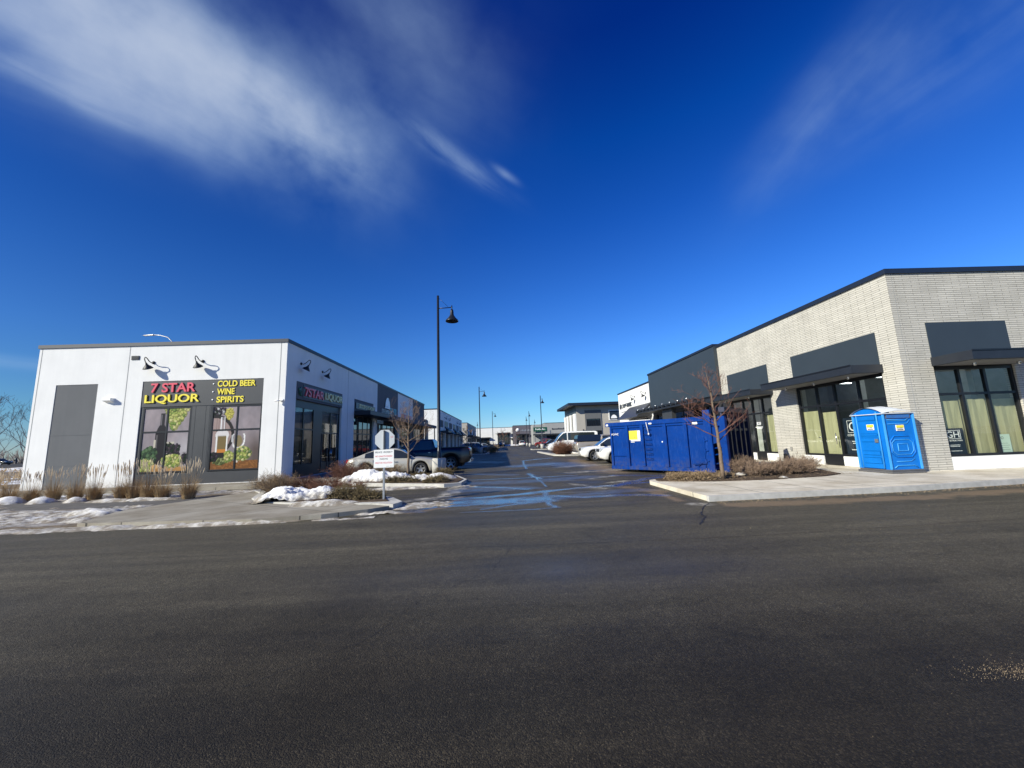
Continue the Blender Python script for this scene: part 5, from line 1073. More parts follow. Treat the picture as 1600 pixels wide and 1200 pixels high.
# ------------------------------------------------------------------ vehicles
def interp(ctrl, x):
    xs_ = [c[0] for c in ctrl]; ys_ = [c[1] for c in ctrl]; return float(np.interp(x, xs_, ys_))
def smooth_curve(ctrl, x, w=0.12):
    return sum(interp(ctrl, x+d*w)*k for d, k in ((-1, .2), (-.5, .2), (0, .2), (.5, .2), (1, .2)))
def vehicle(name, label, cat, spec, paint_, loc, rz, group=None):
    """x forward (nose at +L/2), built at the origin on its wheels"""
    L, Wd = spec['L'], spec['W']; t = thing(name, label, cat, (0, 0, 0), 0, group)
    top = spec['belt']; g = spec['green']; hw = Wd/2; wx = spec['wheels']; wr = spec['wr']; zb = spec.get('zb', 0.22)
    # lower body
    N_ = 90; X = [-L/2+L*i/(N_-1) for i in range(N_)]; vs = []; fs = []; K = 14
    for x in X:
        zt = smooth_curve(top, x, 0.06); e = (abs(x)/(L/2)); nar = 1-0.16*max(0, (e-0.80)/0.20)**2.2*spec.get('round', 1)
        zl = zb+0.10*max(0, (e-0.88)/0.12)
        for cx in wx:
            q = (wr*1.22)**2-(x-cx)**2
            if q > 0: zl = max(zl, wr+math.sqrt(q)*0.98)
        zl = min(zl, zt-0.12); h = hw*nar; sh = zt-0.07
        ring = [(h*0.90, zl), (h*0.985, zl+0.05), (h, zl+(sh-zl)*0.45), (h*0.985, zl+(sh-zl)*0.78), (h*0.945, sh), (h*0.84, zt-0.005), (h*0.45, zt+0.02)]
        for y, z in ring: vs.append((x, y, z))
        for y, z in reversed(ring): vs.append((x, -y, z))
    for i in range(N_-1):
        for j in range(K): fs.append((i*K+j, (i+1)*K+j, (i+1)*K+(j+1) % K, i*K+(j+1) % K))
    fs.append(tuple(range(K))); fs.append(tuple(range((N_-1)*K+K-1, (N_-1)*K-1, -1)))
    m = MB(); m.add(vs, fs, True); body = m.build('body', paint_, t)
    # greenhouse
    gx0, gx1 = g[0][0], g[-1][0]; n2 = 46; GXs = [gx0+(gx1-gx0)*i/(n2-1) for i in range(n2)]
    tw = spec.get('tw', 0.70); rings = []
    for x in GXs:
        zt = max(smooth_curve(g, x, 0.05), 0); zb_ = smooth_curve(top, x, 0.06)-0.03; hh = max(0.0, zt-zb_); H = spec['roof']-zb_
        f = hh/max(H, .01); wb = hw*0.90; wt_ = hw*(0.90-(0.90-tw)*f)
        rings.append([(wb, zb_), (wb+(wt_-wb)*0.5, zb_+hh*0.5), (wt_+0.012, zb_+hh*0.86), (wt_-0.06, zb_+hh*0.975), (wt_*0.55, zb_+hh*1.0), (-wt_*0.55, zb_+hh*1.0), (-(wt_-0.06), zb_+hh*0.975), (-(wt_+0.012), zb_+hh*0.86), (-(wb+(wt_-wb)*0.5), zb_+hh*0.5), (-wb, zb_)])
    vs = [(x, y, z) for x, r in zip(GXs, rings) for y, z in r]
    xr0, xr1 = spec['roofx']; pil = spec['pillars']; parts = {'glass': [], 'roof': []}
    for i in range(n2-1):
        xm = (GXs[i]+GXs[i+1])/2
        for j in range(9):
            q = (i*10+j, (i+1)*10+j, (i+1)*10+j+1, i*10+j+1)
            if j in (3, 4, 5): k = 'roof' if xr0 < xm < xr1 else 'glass'
            elif j in (2, 6): k = 'roof'
            else: k = 'roof' if any(a < xm < b for a, b in pil) else 'glass'
            if spec.get('panel') and spec['panel'][0] < xm < spec['panel'][1] and j not in (3, 4, 5): k = 'roof'
            parts[k].append(q)
    parts['glass'].append(tuple(range(9, -1, -1))); parts['glass'].append(tuple(range((n2-1)*10, n2*10)))
    for k, nm, mt in (('glass', 'windows', 'carglass'), ('roof', 'roof', paint_)):
        m = MB(); used = sorted({a for q in parts[k] for a in q}); mp = {a: i for i, a in enumerate(used)}
        m.add([vs[a] for a in used], [tuple(mp[a] for a in q) for q in parts[k]], True); m.build(nm, mt, t)
    # wheels
    for cx in wx:
        for sy in (-1, 1):
            R = Matrix.Rotation(-sy*PI/2, 3, 'X'); c = (cx, sy*(hw-0.20), wr)
            m = MB(); m.lathe([(wr*0.66, -0.02), (wr*0.70, 0.20), (wr*0.93, 0.20), (wr, 0.17), (wr, 0.0), (wr*0.9, -0.02), (0, -0.02)], c, R, 28); ty = m.build('wheel', 'tyre', t)
            m = MB(); m.lathe([(0, 0.13), (wr*0.18, 0.15), (wr*0.2, 0.13), (wr*0.05, 0.11)], c, R, 16); m.lathe([(wr*0.60, 0.10), (wr*0.64, 0.185), (wr*0.70, 0.19), (wr*0.71, 0.16)], c, R, 28)
            for k in range(5):
                a = 2*PI*k/5+PI/2; ca, sa = math.cos(a), math.sin(a)
                def P(r, w_, d): return (cx+(ca*r-sa*w_)*1.0, c[1]+sy*d, wr+(sa*r+ca*w_))
                m.hexa([P(wr*.12, -.055, .11), P(wr*.66, -.035, .13), P(wr*.66, .035, .13), P(wr*.12, .055, .11), P(wr*.12, -.05, .15), P(wr*.66, -.03, .18), P(wr*.66, .03, .18), P(wr*.12, .05, .15)])
            m.build('rim', 'rim', ty)
    m = MB(); m.box(-L/2+0.5, L/2-0.5, -hw*0.80, hw*0.80, 0.20, 0.55)
    for cx in wx: m.box(cx-wr*1.2, cx+wr*1.2, -hw*0.74, hw*0.74, 0.25, min(interp(top, cx)-0.1, wr*2.35))
    m.build('underbody', 'underbody', t)
    hz = spec['lampz']; fx = L/2
    def patch(name, x, y0, y1, z0, z1, mt, dx=0.02):
        m = MB(); s = 1 if x > 0 else -1
        m.hexa([(x-s*0.16, y0, z0), (x, y0, z0), (x, y1, z0), (x-s*0.16, y1, z0), (x-s*0.2, y0, z1), (x-s*0.03, y0, z1), (x-s*0.03, y1, z1), (x-s*0.2, y1, z1)] if s > 0 else
               [(x, y0, z0), (x+0.16, y0, z0), (x+0.16, y1, z0), (x, y1, z0), (x+0.03, y0, z1), (x+0.2, y0, z1), (x+0.2, y1, z1), (x+0.03, y1, z1)])
        return m.build(name, mt, t)
    def seg(a, b): return (min(a, b), max(a, b))
    for sy in (-1, 1):
        y0, y1 = seg(sy*hw*0.50, sy*hw*0.82); patch('headlight', fx+0.0, y0, y1, hz-0.07, hz+0.07, 'headlamp')
        y0, y1 = seg(sy*hw*0.985, sy*hw*0.80); m = MB(); m.hexa([(fx-0.75, y0, hz+0.0), (fx-0.22, y0, hz-0.05), (fx-0.22, y1, hz-0.05), (fx-0.75, y1, hz+0.0), (fx-0.75, y0, hz+0.06), (fx-0.25, y0, hz+0.08), (fx-0.25, y1, hz+0.08), (fx-0.75, y1, hz+0.06)]) if False else None
        y0, y1 = seg(sy*hw*0.58, sy*hw*0.86); patch('tail_light', -fx+0.0, y0, y1, spec['tailz']-0.14*spec.get('tl', 1), spec['tailz']+0.14*spec.get('tl', 1), 'taillamp')
        m = MB(); mxp = spec['mirror']; yy = sy*hw*0.93; z = interp(top, mxp)+0.06
        a0, a1 = seg(yy, yy+sy*0.20); m.hexa([(mxp-.04, a0, z-.02), (mxp+.09, a0, z), (mxp+.09, a1, z-.02), (mxp-.05, a1, z-.02), (mxp-.05, a0, z+.10), (mxp+.06, a0, z+.10), (mxp+.05, a1, z+.13), (mxp-.06, a1, z+.13)]); m.build('wing_mirror', 'black' if spec.get('mb', 1) else paint_, t, bevel=0.015)
        m = MB(); 
        for dx in spec['doors']: y0, y1 = seg(sy*(hw+0.002), sy*(hw-0.02)); m.box(dx-0.006, dx+0.006, y0, y1, zb+0.2, interp(top, dx)-0.12)
        if spec['doors']: m.build('door_seam', 'underbody', t)
        m = MB()
        for dx in spec['handles']: y0, y1 = seg(sy*(hw+0.02), sy*(hw*0.97)); m.box(dx-0.09, dx+0.09, y0, y1, interp(top, dx)-0.22, interp(top, dx)-0.19)
        if spec['handles']: each(m, 'door_handle', 'chrome', t)
    patch('grille', fx+0.012, -hw*0.46, hw*0.46, hz-0.12, hz+0.05, 'black'); patch('lower_grille', fx+0.005, -hw*0.6, hw*0.6, zb+0.08, zb+0.22, 'black')
    patch('licence_plate', -fx-0.008, -0.17, 0.17, spec['tailz']-0.25, spec['tailz']-0.12, 'signwhite')
    for fn in spec.get('extra', []): fn(t, spec, paint_)
    t.location = loc; t.rotation_euler = (0, 0, rz); return t
SEDAN = dict(L=4.85, W=1.83, roof=1.46, wr=0.335, wheels=(-1.36, 1.42), zb=0.22, lampz=0.68, tailz=0.86, tl=0.6, mirror=0.72, doors=(0.95, -0.12, -1.0), handles=(0.15, -0.85), tw=0.64,
    belt=[(-2.43, 0.70), (-2.36, 0.96), (-2.0, 1.05), (-1.2, 1.02), (0, 0.97), (0.95, 0.95), (1.5, 0.90), (2.05, 0.80), (2.3, 0.70), (2.43, 0.58)],
    green=[(-2.02, 1.02), (-1.6, 1.20), (-1.1, 1.38), (-0.5, 1.46), (0.0, 1.455), (0.35, 1.38), (0.8, 1.12), (1.12, 0.92)], roofx=(-0.95, 0.12), pillars=((-2.02, -1.45), (-0.20, -0.10), (0.93, 1.12)))
SUV = dict(L=4.6, W=1.86, roof=1.68, wr=0.36, wheels=(-1.32, 1.38), zb=0.27, lampz=0.86, tailz=1.05, mirror=0.75, doors=(0.95, -0.1, -1.0), handles=(0.15, -0.85), tw=0.72,
    belt=[(-2.3, 0.80), (-2.25, 1.08), (-1.5, 1.10), (0, 1.06), (1.0, 1.05), (1.7, 1.0), (2.1, 0.93), (2.3, 0.72)],
    green=[(-2.24, 1.10), (-2.05, 1.45), (-1.75, 1.63), (-1.0, 1.68), (0.0, 1.67), (0.4, 1.58), (0.85, 1.25), (1.15, 1.03)], roofx=(-1.8, 0.15), pillars=((-2.3, -1.7), (-0.95, -0.87), (-0.15, -0.05), (0.95, 1.2)))
def bed(t, sp, pm):
    m = MB(); a, b = sp['bed']; hw = sp['W']/2; z = interp(sp['belt'], (a+b)/2)
    m.box(a+0.1, b-0.05, -hw*0.84, hw*0.84, z+0.012, z+0.05); m.build('bed_cover', 'black', t)
    m = MB(); m.box(a-0.06, a+0.1, -hw*0.9, hw*0.9, 0.42, 0.62); m.build('rear_bumper', 'chrome', t)
PICKUP = dict(L=5.85, W=2.02, roof=1.93, wr=0.40, wheels=(-1.75, 1.85), zb=0.38, lampz=1.0, tailz=1.12, tl=1.1, mirror=1.15, doors=(1.25, 0.25, -0.65), handles=(0.5, -0.45), tw=0.74, round=0.5, bed=(-2.92, -0.75),
    belt=[(-2.93, 1.10), (-2.90, 1.33), (-0.7, 1.33), (-0.6, 1.30), (1.3, 1.27), (1.9, 1.22), (2.7, 1.12), (2.93, 0.85)],
    green=[(-0.78, 1.30), (-0.70, 1.75), (-0.55, 1.91), (0.2, 1.93), (0.6, 1.90), (0.9, 1.78), (1.4, 1.40), (1.6, 1.26)], roofx=(-0.60, 0.72), pillars=((-0.80, -0.55), (0.2, 0.32), (1.45, 1.62)), extra=[bed])
def canopy_top(t, sp, pm):
    m = MB(); hw = 0.92; m.hexa([(-2.85, -hw, 1.34), (-0.72, -hw, 1.34), (-0.72, hw, 1.34), (-2.85, hw, 1.34), (-2.75, -hw*.8, 1.92), (-0.72, -hw*.8, 1.94), (-0.72, hw*.8, 1.94), (-2.75, hw*.8, 1.92)]); m.build('bed_canopy', 'darkglass', t, bevel=0.05)
CANOPY = dict(PICKUP); CANOPY['extra'] = [bed, canopy_top]
VAN = dict(L=5.9, W=2.05, roof=2.52, wr=0.36, wheels=(-1.7, 1.95), zb=0.32, lampz=1.0, tailz=1.2, tl=1.6, mirror=1.7, doors=(1.55, 0.65, -0.7), handles=(0.85, -0.5), tw=0.84, round=0.5, mb=1,
    belt=[(-2.95, 1.45), (-2.9, 1.52), (1.2, 1.52), (1.7, 1.45), (2.1, 1.30), (2.7, 1.12), (2.95, 0.85)],
    green=[(-2.94, 2.35), (-2.85, 2.48), (-1.0, 2.52), (0.9, 2.50), (1.2, 2.40), (1.6, 1.98), (2.05, 1.40), (2.2, 1.26)], roofx=(-2.95, 1.08), pillars=((-2.95, -2.6), (0.55, 0.72), (2.0, 2.2)))
vehicle('parked_car', 'silver beige saloon car parked beside the snow pile and the nearest lamp post', 'car', SEDAN, 'p_silver', (-5.75, 21.35, 0), 0.04)
vehicle('pickup_truck', 'dark navy pickup truck parked behind the silver saloon, tail toward the drive', 'pickup truck', PICKUP, 'p_navy', (-4.95, 25.0, 0), PI)
vehicle('parked_car', 'grey crossover in the shade by the second street lamp', 'car', SUV, 'p_grey', (-4.0, 59.0, 0), 0.0)
vehicle('parked_car', 'light silver car in the shade just behind the grey crossover', 'car', SEDAN, 'p_grey', (-3.2, 65.5, 0), 0.0)
vehicle('parked_car', 'white crossover with black arches, nose toward the drive, partly hidden by the skip', 'car', SUV, 'p_white', (8.0, 28.6, 0), PI-0.05)
vehicle('parked_car', 'dusty white small suv right beside the far end of the skip', 'car', SUV, 'p_white', (8.35, 24.6, 0), PI-0.05)
vehicle('pickup_truck', 'dusty champagne pickup truck with dark canopy, tail toward the drive', 'pickup truck', CANOPY, 'p_champ', (9.45, 35.0, 0), 0.0)
vehicle('parked_van', 'white high roof van facing the drive beyond the clipped hedge', 'van', VAN, 'p_white', (8.35, 46.5, 0), PI)
vehicle('pickup_truck', 'red pickup truck with white load beside the lamp posts', 'pickup truck', PICKUP, 'p_red', (9.6, 84, 0), PI-0.9)
vehicle('parked_car', 'black suv parked between the red pickup and the white van', 'car', SUV, 'p_black', (9.4, 73.5, 0), PI)
vehicle('parked_car', 'dark blue car behind the roof of the white van', 'car', SUV, 'p_navy', (11.5, 60, 0), PI)
vehicle('parked_car', 'white hatchback driving away at the far end of the drive', 'car', SUV, 'p_white', (5.9, 118, 0), PI/2)
vehicle('pickup_truck', 'grey pickup truck standing before the dark doorway at the far end', 'pickup truck', PICKUP, 'p_grey', (-0.2, 138, 0), -PI/2)
vehicle('parked_car', 'white car in the distance at the left edge, left one of two', 'car', SUV, 'p_white', (-136, 104, 0.2), 0.1)
vehicle('parked_car', 'dark car in the distance at the left edge beside a white one', 'car', SUV, 'p_black', (-129.5, 104, 0.2), 0.0)
t = thing('site_hut', 'small pale hut in the distance behind the far cars at the left edge', 'hut', (-133, 118, 0))
m = MB(); m.box(-138, -126, 118, 122, 0, 4.0); m.build('wall', 'greystone', t); m = MB(); m.box(-138.3, -125.7, 117.7, 122.3, 4.0, 4.25); m.build('roof', 'white', t)

# ------------------------------------------------------------------ blue skip (roll-off container)
P0 = Vector((5.28, 18.75, 0)); P1 = Vector((8.25, 15.05, 0)); ud = (P1-P0).normalized(); nd = Vector((ud.y, -ud.x, 0)); Ls = (P1-P0).length; Ws = 2.45
if nd.dot(Vector((0, 0, 0))-P0) < 0: nd = -nd
sk = thing('waste_skip', 'large blue roll off waste skip with an open ribbed end gate', 'skip', tuple(P0), math.atan2(ud.y, ud.x))
S = Fc(P0, ud, nd); ZT, ZB = 2.26, 0.20
m = MB()
S.box(m, 0, Ls, ZB+0.08, ZT-0.06, -0.05, 0); S.box(m, 0, Ls, ZB+0.08, ZT-0.06, -Ws, -Ws+0.05); S.box(m, 0, 0.05, ZB+0.08, ZT-0.06, -Ws+0.05, -0.05); S.box(m, 0, Ls, ZB+0.02, ZB+0.08, -Ws, 0)
m.build('body', 'skip', sk)
m = MB()
S.box(m, -0.22, Ls+0.02, ZT-0.14, ZT+0.05, 0.0, 0.10); S.box(m, -0.22, Ls+0.02, ZT-0.14, ZT+0.05, -Ws-0.10, -Ws); S.box(m, -0.22, 0.0, ZT-0.14, ZT+0.05, -Ws, 0.0); each(m, 'top_rail', 'skip', sk, bevel=0.015)
m = MB(); S.box(m, -0.02, Ls+0.05, ZB-0.08, ZB+0.08, -0.02, 0.07); S.box(m, -0.02, Ls+0.05, ZB-0.08, ZB+0.08, -Ws-0.07, -Ws+0.02); S.box(m, 0.35, Ls-0.3, 0.06, ZB-0.08, -0.75, -0.60); S.box(m, 0.35, Ls-0.3, 0.06, ZB-0.08, -1.85, -1.70); each(m, 'bottom_rail', 'skip', sk, bevel=0.012)
m = MB(); m2_ = MB()
ribs = [(1.0, 1), (1.92, 1), (2.93, 1), (3.82, 1), (4.42, 1)]
rb = [1.02, 1.80, 2.90, 3.80]
for u in rb: S.box(m, u-0.16, u, ZB+0.08, ZT-0.14, 0.0, 0.085)
S.box(m, 4.50, Ls+0.03, 0.12, ZT+0.30, 0.0, 0.11); S.box(m, 0.0, 0.12, ZB+0.08, ZT-0.14, 0.0, 0.06)
for a, b in ((0.12, 0.86), (1.02, 1.64), (1.80, 2.74), (2.90, 3.64), (3.80, 4.50)): S.box(m, a, b, ZT-0.24, ZT-0.14, 0.0, 0.05)
S.box(m, 0.12, 0.86, 0.72, 0.76, 0.0, 0.045)
each(m, 'side_rib', 'skip', sk, bevel=0.01)
m = MB()
for k in range(7):
    z = 0.62+k*0.215; m.tube([S.p(1.84, z, 0.09), S.p(1.84, z, 0.12), S.p(2.16, z, 0.12), S.p(2.16, z, 0.02)], 0.011, 6)
each(m, 'ladder_rung', 'skipgate', sk)
m = MB()
for z in (0.55, 0.95, 1.35): m.tube([S.p(4.42, z, 0.12), S.p(4.60, z, 0.13)], 0.022, 8); S.box(m, 4.44, 4.50, z-0.08, z+0.08, 0.11, 0.15)
m.tube([S.p(3.95, 0.42, 0.10), S.p(4.45, 0.50, 0.12)], 0.016, 6); m.tube([S.p(4.1, 0.36, 0.10), S.p(4.25, 0.52, 0.12)], 0.014, 6); m.tube([S.p(4.46, 0.3, 0.13), S.p(4.46, 1.5, 0.13)], 0.016, 6)
each(m, 'latch', 'skip', sk)
# thin canopy sheet folded on the top rail, plus chipped lip light
m = MB(); m.tube([S.p(0.6, ZT+0.06, 0.02), S.p(1.6, ZT+0.075, 0.05), S.p(2.2, ZT+0.07, 0.03)], 0.018, 6); m.tube([S.p(1.95, ZT+0.06, 0.04), S.p(2.02, ZT-0.1, 0.125), S.p(2.1, 1.72, 0.13)], 0.014, 6); m.tube([S.p(2.1, 1.74, 0.13), S.p(2.1, 1.66, 0.13)], 0.03, 8); each(m, 'tarp_strap', 'foam', sk)
m = MB(); S.box(m, 2.12, 2.26, 2.13, 2.19, 0.10, 0.104); S.box(m, 4.03, 4.24, 2.02, 2.12, 0.05, 0.054); S.box(m, 4.03, 4.24, 2.02, 2.12, 0.0, 0.05); S.box(m, 2.62, 2.67, 1.32, 1.37, 0.0, 0.01); S.box(m, -0.16, -0.04, 2.16, 2.24, 0.10, 0.104); each(m, 'reflector_sticker', 'signwhite', sk)
glyphs(S, 0.10, 0.52, 1.70, 1.79, 0.062, 'signwhite', 'lettering', sk, 5, 0.004, 11)
m = MB(); S.box(m, 1.035, 1.62, 1.46, 1.88, 0.0, 0.012); st = m.build('label_plate', 'yellow', sk)
m = MB(); S.box(m, 1.47, 1.62, 1.46, 1.88, 0.012, 0.015); S.box(m, 1.035, 1.47, 1.46, 1.475, 0.012, 0.015); S.box(m, 1.10, 1.62, 1.405, 1.44, 0.0, 0.012); S.box(m, 1.10, 1.3, 1.35, 1.375, 0.0, 0.012); each(m, 'white_strip', 'signwhite', st)
glyphs(S, 1.09, 1.37, 1.53, 1.58, 0.012, 'ldark', 'lettering', st, 7, 0.002, 4)
# gate
A = Vector((8.80, 15.20, 0)); Bp = Vector((10.95, 17.05, 0)); gd = (Bp-A).normalized(); gn = Vector((gd.y, -gd.x, 0)); G = Fc(A, gd, gn); Lg = (Bp-A).length
m = MB(); G.box(m, 0.05, Lg, 0.16, 2.62, -0.06, 0.0); m.build('end_gate', 'skipgate', sk)
m = MB()
for u in (0.45, 0.95, 1.55, 2.1, Lg-0.12): G.box(m, u, u+0.12, 0.16, 2.46, 0.0, 0.12)
G.box(m, 0.0, Lg, 2.46, 2.66, -0.10, 0.13); G.box(m, 0.0, Lg, 0.10, 0.20, -0.09, 0.13); G.box(m, Lg-0.02, Lg+0.06, 0.1, 2.62, -0.10, 0.14)
for z in (2.1, 1.7): G.box(m, 0.12, Lg-0.1, z, z+0.10, 0.0, 0.08)
each(m, 'gate_rib', 'skipgate', sk, bevel=0.01)
m = MB(); G.box(m, -0.14, 0.10, 0.08, 2.30, -0.12, 0.14); m.build('gate_post', 'skip', sk, bevel=0.012)
m = MB(); c = [S.p(Ls+0.02, 0, -0.05), A]
for z in (0.45, 0.8, 1.05, 1.9, 2.2): m.tube([S.p(Ls, z, 0.0), tuple(A+Vector((-0.1, 0, z)))], 0.03, 8)
each(m, 'hinge', 'skip', sk)
m = MB(); G.box(m, 1.8, 2.05, 1.35, 1.6, 0.003, 0.006); m.build('gate_sticker', reg('ochre', smat('faded_ochre', (0.16, 0.11, 0.02), 0.6)), sk)
m = MB()   # load inside: dull rubble heap
for k in range(60):
    u = random.uniform(0.3, Ls-0.4); d = -random.uniform(0.3, Ws-0.3); s = random.uniform(0.12, 0.4); m.lathe([(0, -s*.4), (s, -s*.2), (s*.8, s*.3), (0, s*.5)], S.p(u, 0.55+random.uniform(0, .5), d), Matrix.Rotation(random.uniform(0, 3), 3, 'X'), 6)
tag(m.build('rubble_load', 'mulch'), 'rubble and waste lying inside the blue skip', 'waste', kind='stuff')

# ------------------------------------------------------------------ portable toilet
PX0, PX1, PY0, PY1, PZ = 12.60, 13.62, 12.42, 13.52, 0.12
lo = thing('portable_toilet', 'bright blue portable toilet with a white domed roof beside the brick corner', 'portable toilet', (12.6, 12.42, PZ), 0)
m = MB(); m.box(PX0-0.06, PX1+0.06, PY0-0.06, PY1+0.06, PZ, PZ+0.07); m.box(PX0-0.02, PX1+0.02, PY0-0.02, PY1+0.02, PZ+0.07, PZ+0.12); m.build('base', 'loobase', lo, bevel=0.01)
m = MB(); m.box(PX0+0.02, PX1-0.02, PY0+0.02, PY1-0.02, PZ+0.12, PZ+1.97); m.build('wall', 'loo', lo)
def edge_tube(mb, pts, r): mb.tube(pts, r, 6)
m = MB()
for x in (PX0, PX1):
    for y in (PY0, PY1):
        m.box(x-0.03, x+0.03, y-0.03, y+0.03, PZ+0.12, PZ+1.97)
each(m, 'corner_post', 'loolight', lo, bevel=0.015)
Lf = Fc((PX0, 0, 0), (0, -1, 0), (-1, 0, 0)); Rf = Fc((0, PY0, 0), (1, 0, 0), (0, -1, 0))
# door (left visible face)
m = MB(); u0, u1 = -PY1+0.16, -PY0-0.2; Lf.box(m, u0, u1, PZ+0.14, PZ+2.0, -0.015, 0.025)
m.build('door', 'loo', lo, bevel=0.012)
m = MB()
for z, h in ((0.30, 0.20), (0.58, 0.14), (1.02, 0.14), (1.22, 0.08), (1.74, 0.16)): Lf.box(m, u0+0.06, u1-0.05, PZ+z, PZ+z+h, 0.025, 0.04)
each(m, 'door_panel_relief', 'loo', lo, bevel=0.014)
m = MB(); m.tube([Lf.p(u0, PZ+0.15, 0.03), Lf.p(u0, PZ+2.02, 0.03)], 0.014, 8); m.tube([Lf.p(u1, PZ+0.15, 0.03), Lf.p(u1, PZ+2.02, 0.03)], 0.018, 8); each(m, 'door_edge', 'loolight', lo)
m = MB(); Lf.box(m, u1-0.16, u1-0.05, PZ+1.0, PZ+1.12, 0.04, 0.06); each(m, 'door_handle', 'galv', lo)
# front side panel relief (moulded outlines)
def loop(F, pts, d, r=0.012, mat='loo', name='moulded_rib'):
    m = MB(); P = [F.p(a, PZ+z, d) for a, z in pts]; m.tube(P+[P[0]], r, 6, False); return m.build(name, mat, lo)
a, b = PX0+0.12, PX1-0.12; w_ = b-a
loop(Rf, [(a, .66), (a+.18*w_, .52), (b-.18*w_, .52), (b, .66), (b, 1.04), (b-.18*w_, 1.2), (a+.18*w_, 1.2), (a, 1.04)], -0.012, 0.02)
loop(Rf, [(a+.04, .72), (a+.2*w_, .60), (b-.2*w_, .60), (b-.04, .72), (b-.04, .98), (b-.2*w_, 1.08), (a+.2*w_, 1.08), (a+.04, .98)], -0.012, 0.012, 'loolight')
loop(Rf, [(a+.3*w_, .72), (b-.28*w_, .72), (b-.28*w_, .95), (a+.3*w_, .95)], -0.012, 0.014, 'loolight')
m = MB(); m.tube([Rf.p(a, PZ+.17, -.012), Rf.p(a+.14*w_, PZ+.25, -.008), Rf.p(b-.14*w_, PZ+.25, -.008), Rf.p(b, PZ+.17, -.012)], .016, 6); m.tube([Rf.p(a+.1, PZ+.38, -.01), Rf.p(b-.2, PZ+.38, -.01), Rf.p(b-.06, PZ+.46, -.01)], .012, 6)
m.tube([Rf.p(a, PZ+1.74, -.01), Rf.p(b-.16, PZ+1.70, -.01), Rf.p(b-.02, PZ+1.80, -.01)], .014, 6); m.tube([Rf.p(a, PZ+1.60, -.01), Rf.p(b-.12, PZ+1.60, -.01), Rf.p(b, PZ+1.72, -.01)], .010, 6)
each(m, 'moulded_rib', 'loolight', lo)
m = MB(); Rf.box(m, a-0.02, b+0.02, PZ+1.78, PZ+1.92, -0.018, 0.006)
m.build('vent_grille', 'loobase', lo)
m = MB()
for k in range(24): x = a+k*w_/24; Rf.box(m, x, x+0.012, PZ+1.79, PZ+1.91, 0.006, 0.012)
m.build('vent_slat', 'loo', lo)
for F_, u, z, wd in ((Lf, -13.02, 1.42, 0.26), (Rf, 12.98, 1.37, 0.27)):
    m = MB(); F_.box(m, u, u+wd, PZ+z, PZ+z+0.19, -0.01, 0.030 if F_ is Lf else 0.008); p_ = m.build('sticker', 'signwhite', lo); dd = 0.030 if F_ is Lf else 0.008
    m = MB(); F_.box(m, u+0.012, u+wd-0.012, PZ+z+0.10, PZ+z+0.18, dd, dd+0.003); m.build('yellow_band', 'yellow', p_)
    m = MB(); F_.box(m, u+0.03, u+wd-0.04, PZ+z+0.018, PZ+z+0.045, dd, dd+0.003); m.build('navy_band', 'navy', p_)
    glyphs(F_, u+0.03, u+wd-0.03, PZ+z+0.072, PZ+z+0.10, dd+0.0035, 'ldark', 'lettering', p_, 9, 0.002, 9)
# roof: domed, arched towards the door face, with ribs
m = MB(); nu, nv = 13, 15; vs = []
for j in range(nv):
    v = j/(nv-1); x = PX0-0.06+(PX1-PX0+0.12)*v
    for i in range(nu):
        q = i/(nu-1); y = PY0-0.05+(PY1-PY0+0.10)*q
        dome = 0.20*(math.sin(PI*q)**0.8)*(1-0.55*v**2) + 0.07*math.sin(PI*v)
        vs.append((x, y, PZ+1.96+dome+0.012*(1 if j % 3 == 0 else 0)*math.sin(PI*q)))
m.add(vs, [(j*nu+i, (j+1)*nu+i, (j+1)*nu+i+1, j*nu+i+1) for j in range(nv-1) for i in range(nu-1)], True)
m.box(PX0-0.06, PX1+0.06, PY0-0.05, PY1+0.05, PZ+1.935, PZ+1.958); m.build('roof', 'looroof', lo)
m = MB(); nn = 12; fr_ = [Lf.p(-(PY0+(PY1-PY0)*k/nn), PZ+1.957+0.19*math.sin(PI*k/nn)**.8, 0.0) for k in range(nn+1)]; bs_ = [Lf.p(-(PY0+(PY1-PY0)*k/nn), PZ+1.94, 0.0) for k in range(nn+1)]
m.add(fr_+bs_, [(k, k+1, nn+2+k, nn+1+k) for k in range(nn)]); m.build('door_arch', 'loo', lo)

# ------------------------------------------------------------------ vegetation
def branch(mb, p, d, L, r, depth, rnd, spread=0.6, nchild=4, up_=0.25, k=5, gravity=0.0, minr=0.002):
    n = 5 if depth > 1 else 4; pts = [p.copy()]; rr = [r]; dd = d.normalized()
    for i in range(n):
        dd = (dd+Vector((rnd.gauss(0, .12), rnd.gauss(0, .12), rnd.gauss(0, .08)+up_*0.15-gravity))).normalized(); p = p+dd*(L/n); pts.append(p.copy()); rr.append(max(minr, r*(1-0.75*(i+1)/n)))
    mb.tube(pts, rr, k if depth > 1 else 3, depth > 1)
    if depth <= 0: return
    for c in range(nchild):
        f = rnd.uniform(0.25, 0.98); i = min(n-1, int(f*n)); q = pts[i].lerp(pts[i+1], f*n-i)
        ax = Vector((rnd.gauss(0, 1), rnd.gauss(0, 1), rnd.gauss(0, .6))); dv = (pts[i+1]-pts[i]).normalized(); ax = (ax-dv*ax.dot(dv)).normalized()
        nd_ = (dv*(1-spread*0.5)+ax*spread+Vector((0, 0, up_*0.4))).normalized()
        branch(mb, q, nd_, L*rnd.uniform(.38, .62), max(minr, rr[i]*0.55), depth-1, rnd, spread, max(2, nchild-1), up_, k, gravity, minr)
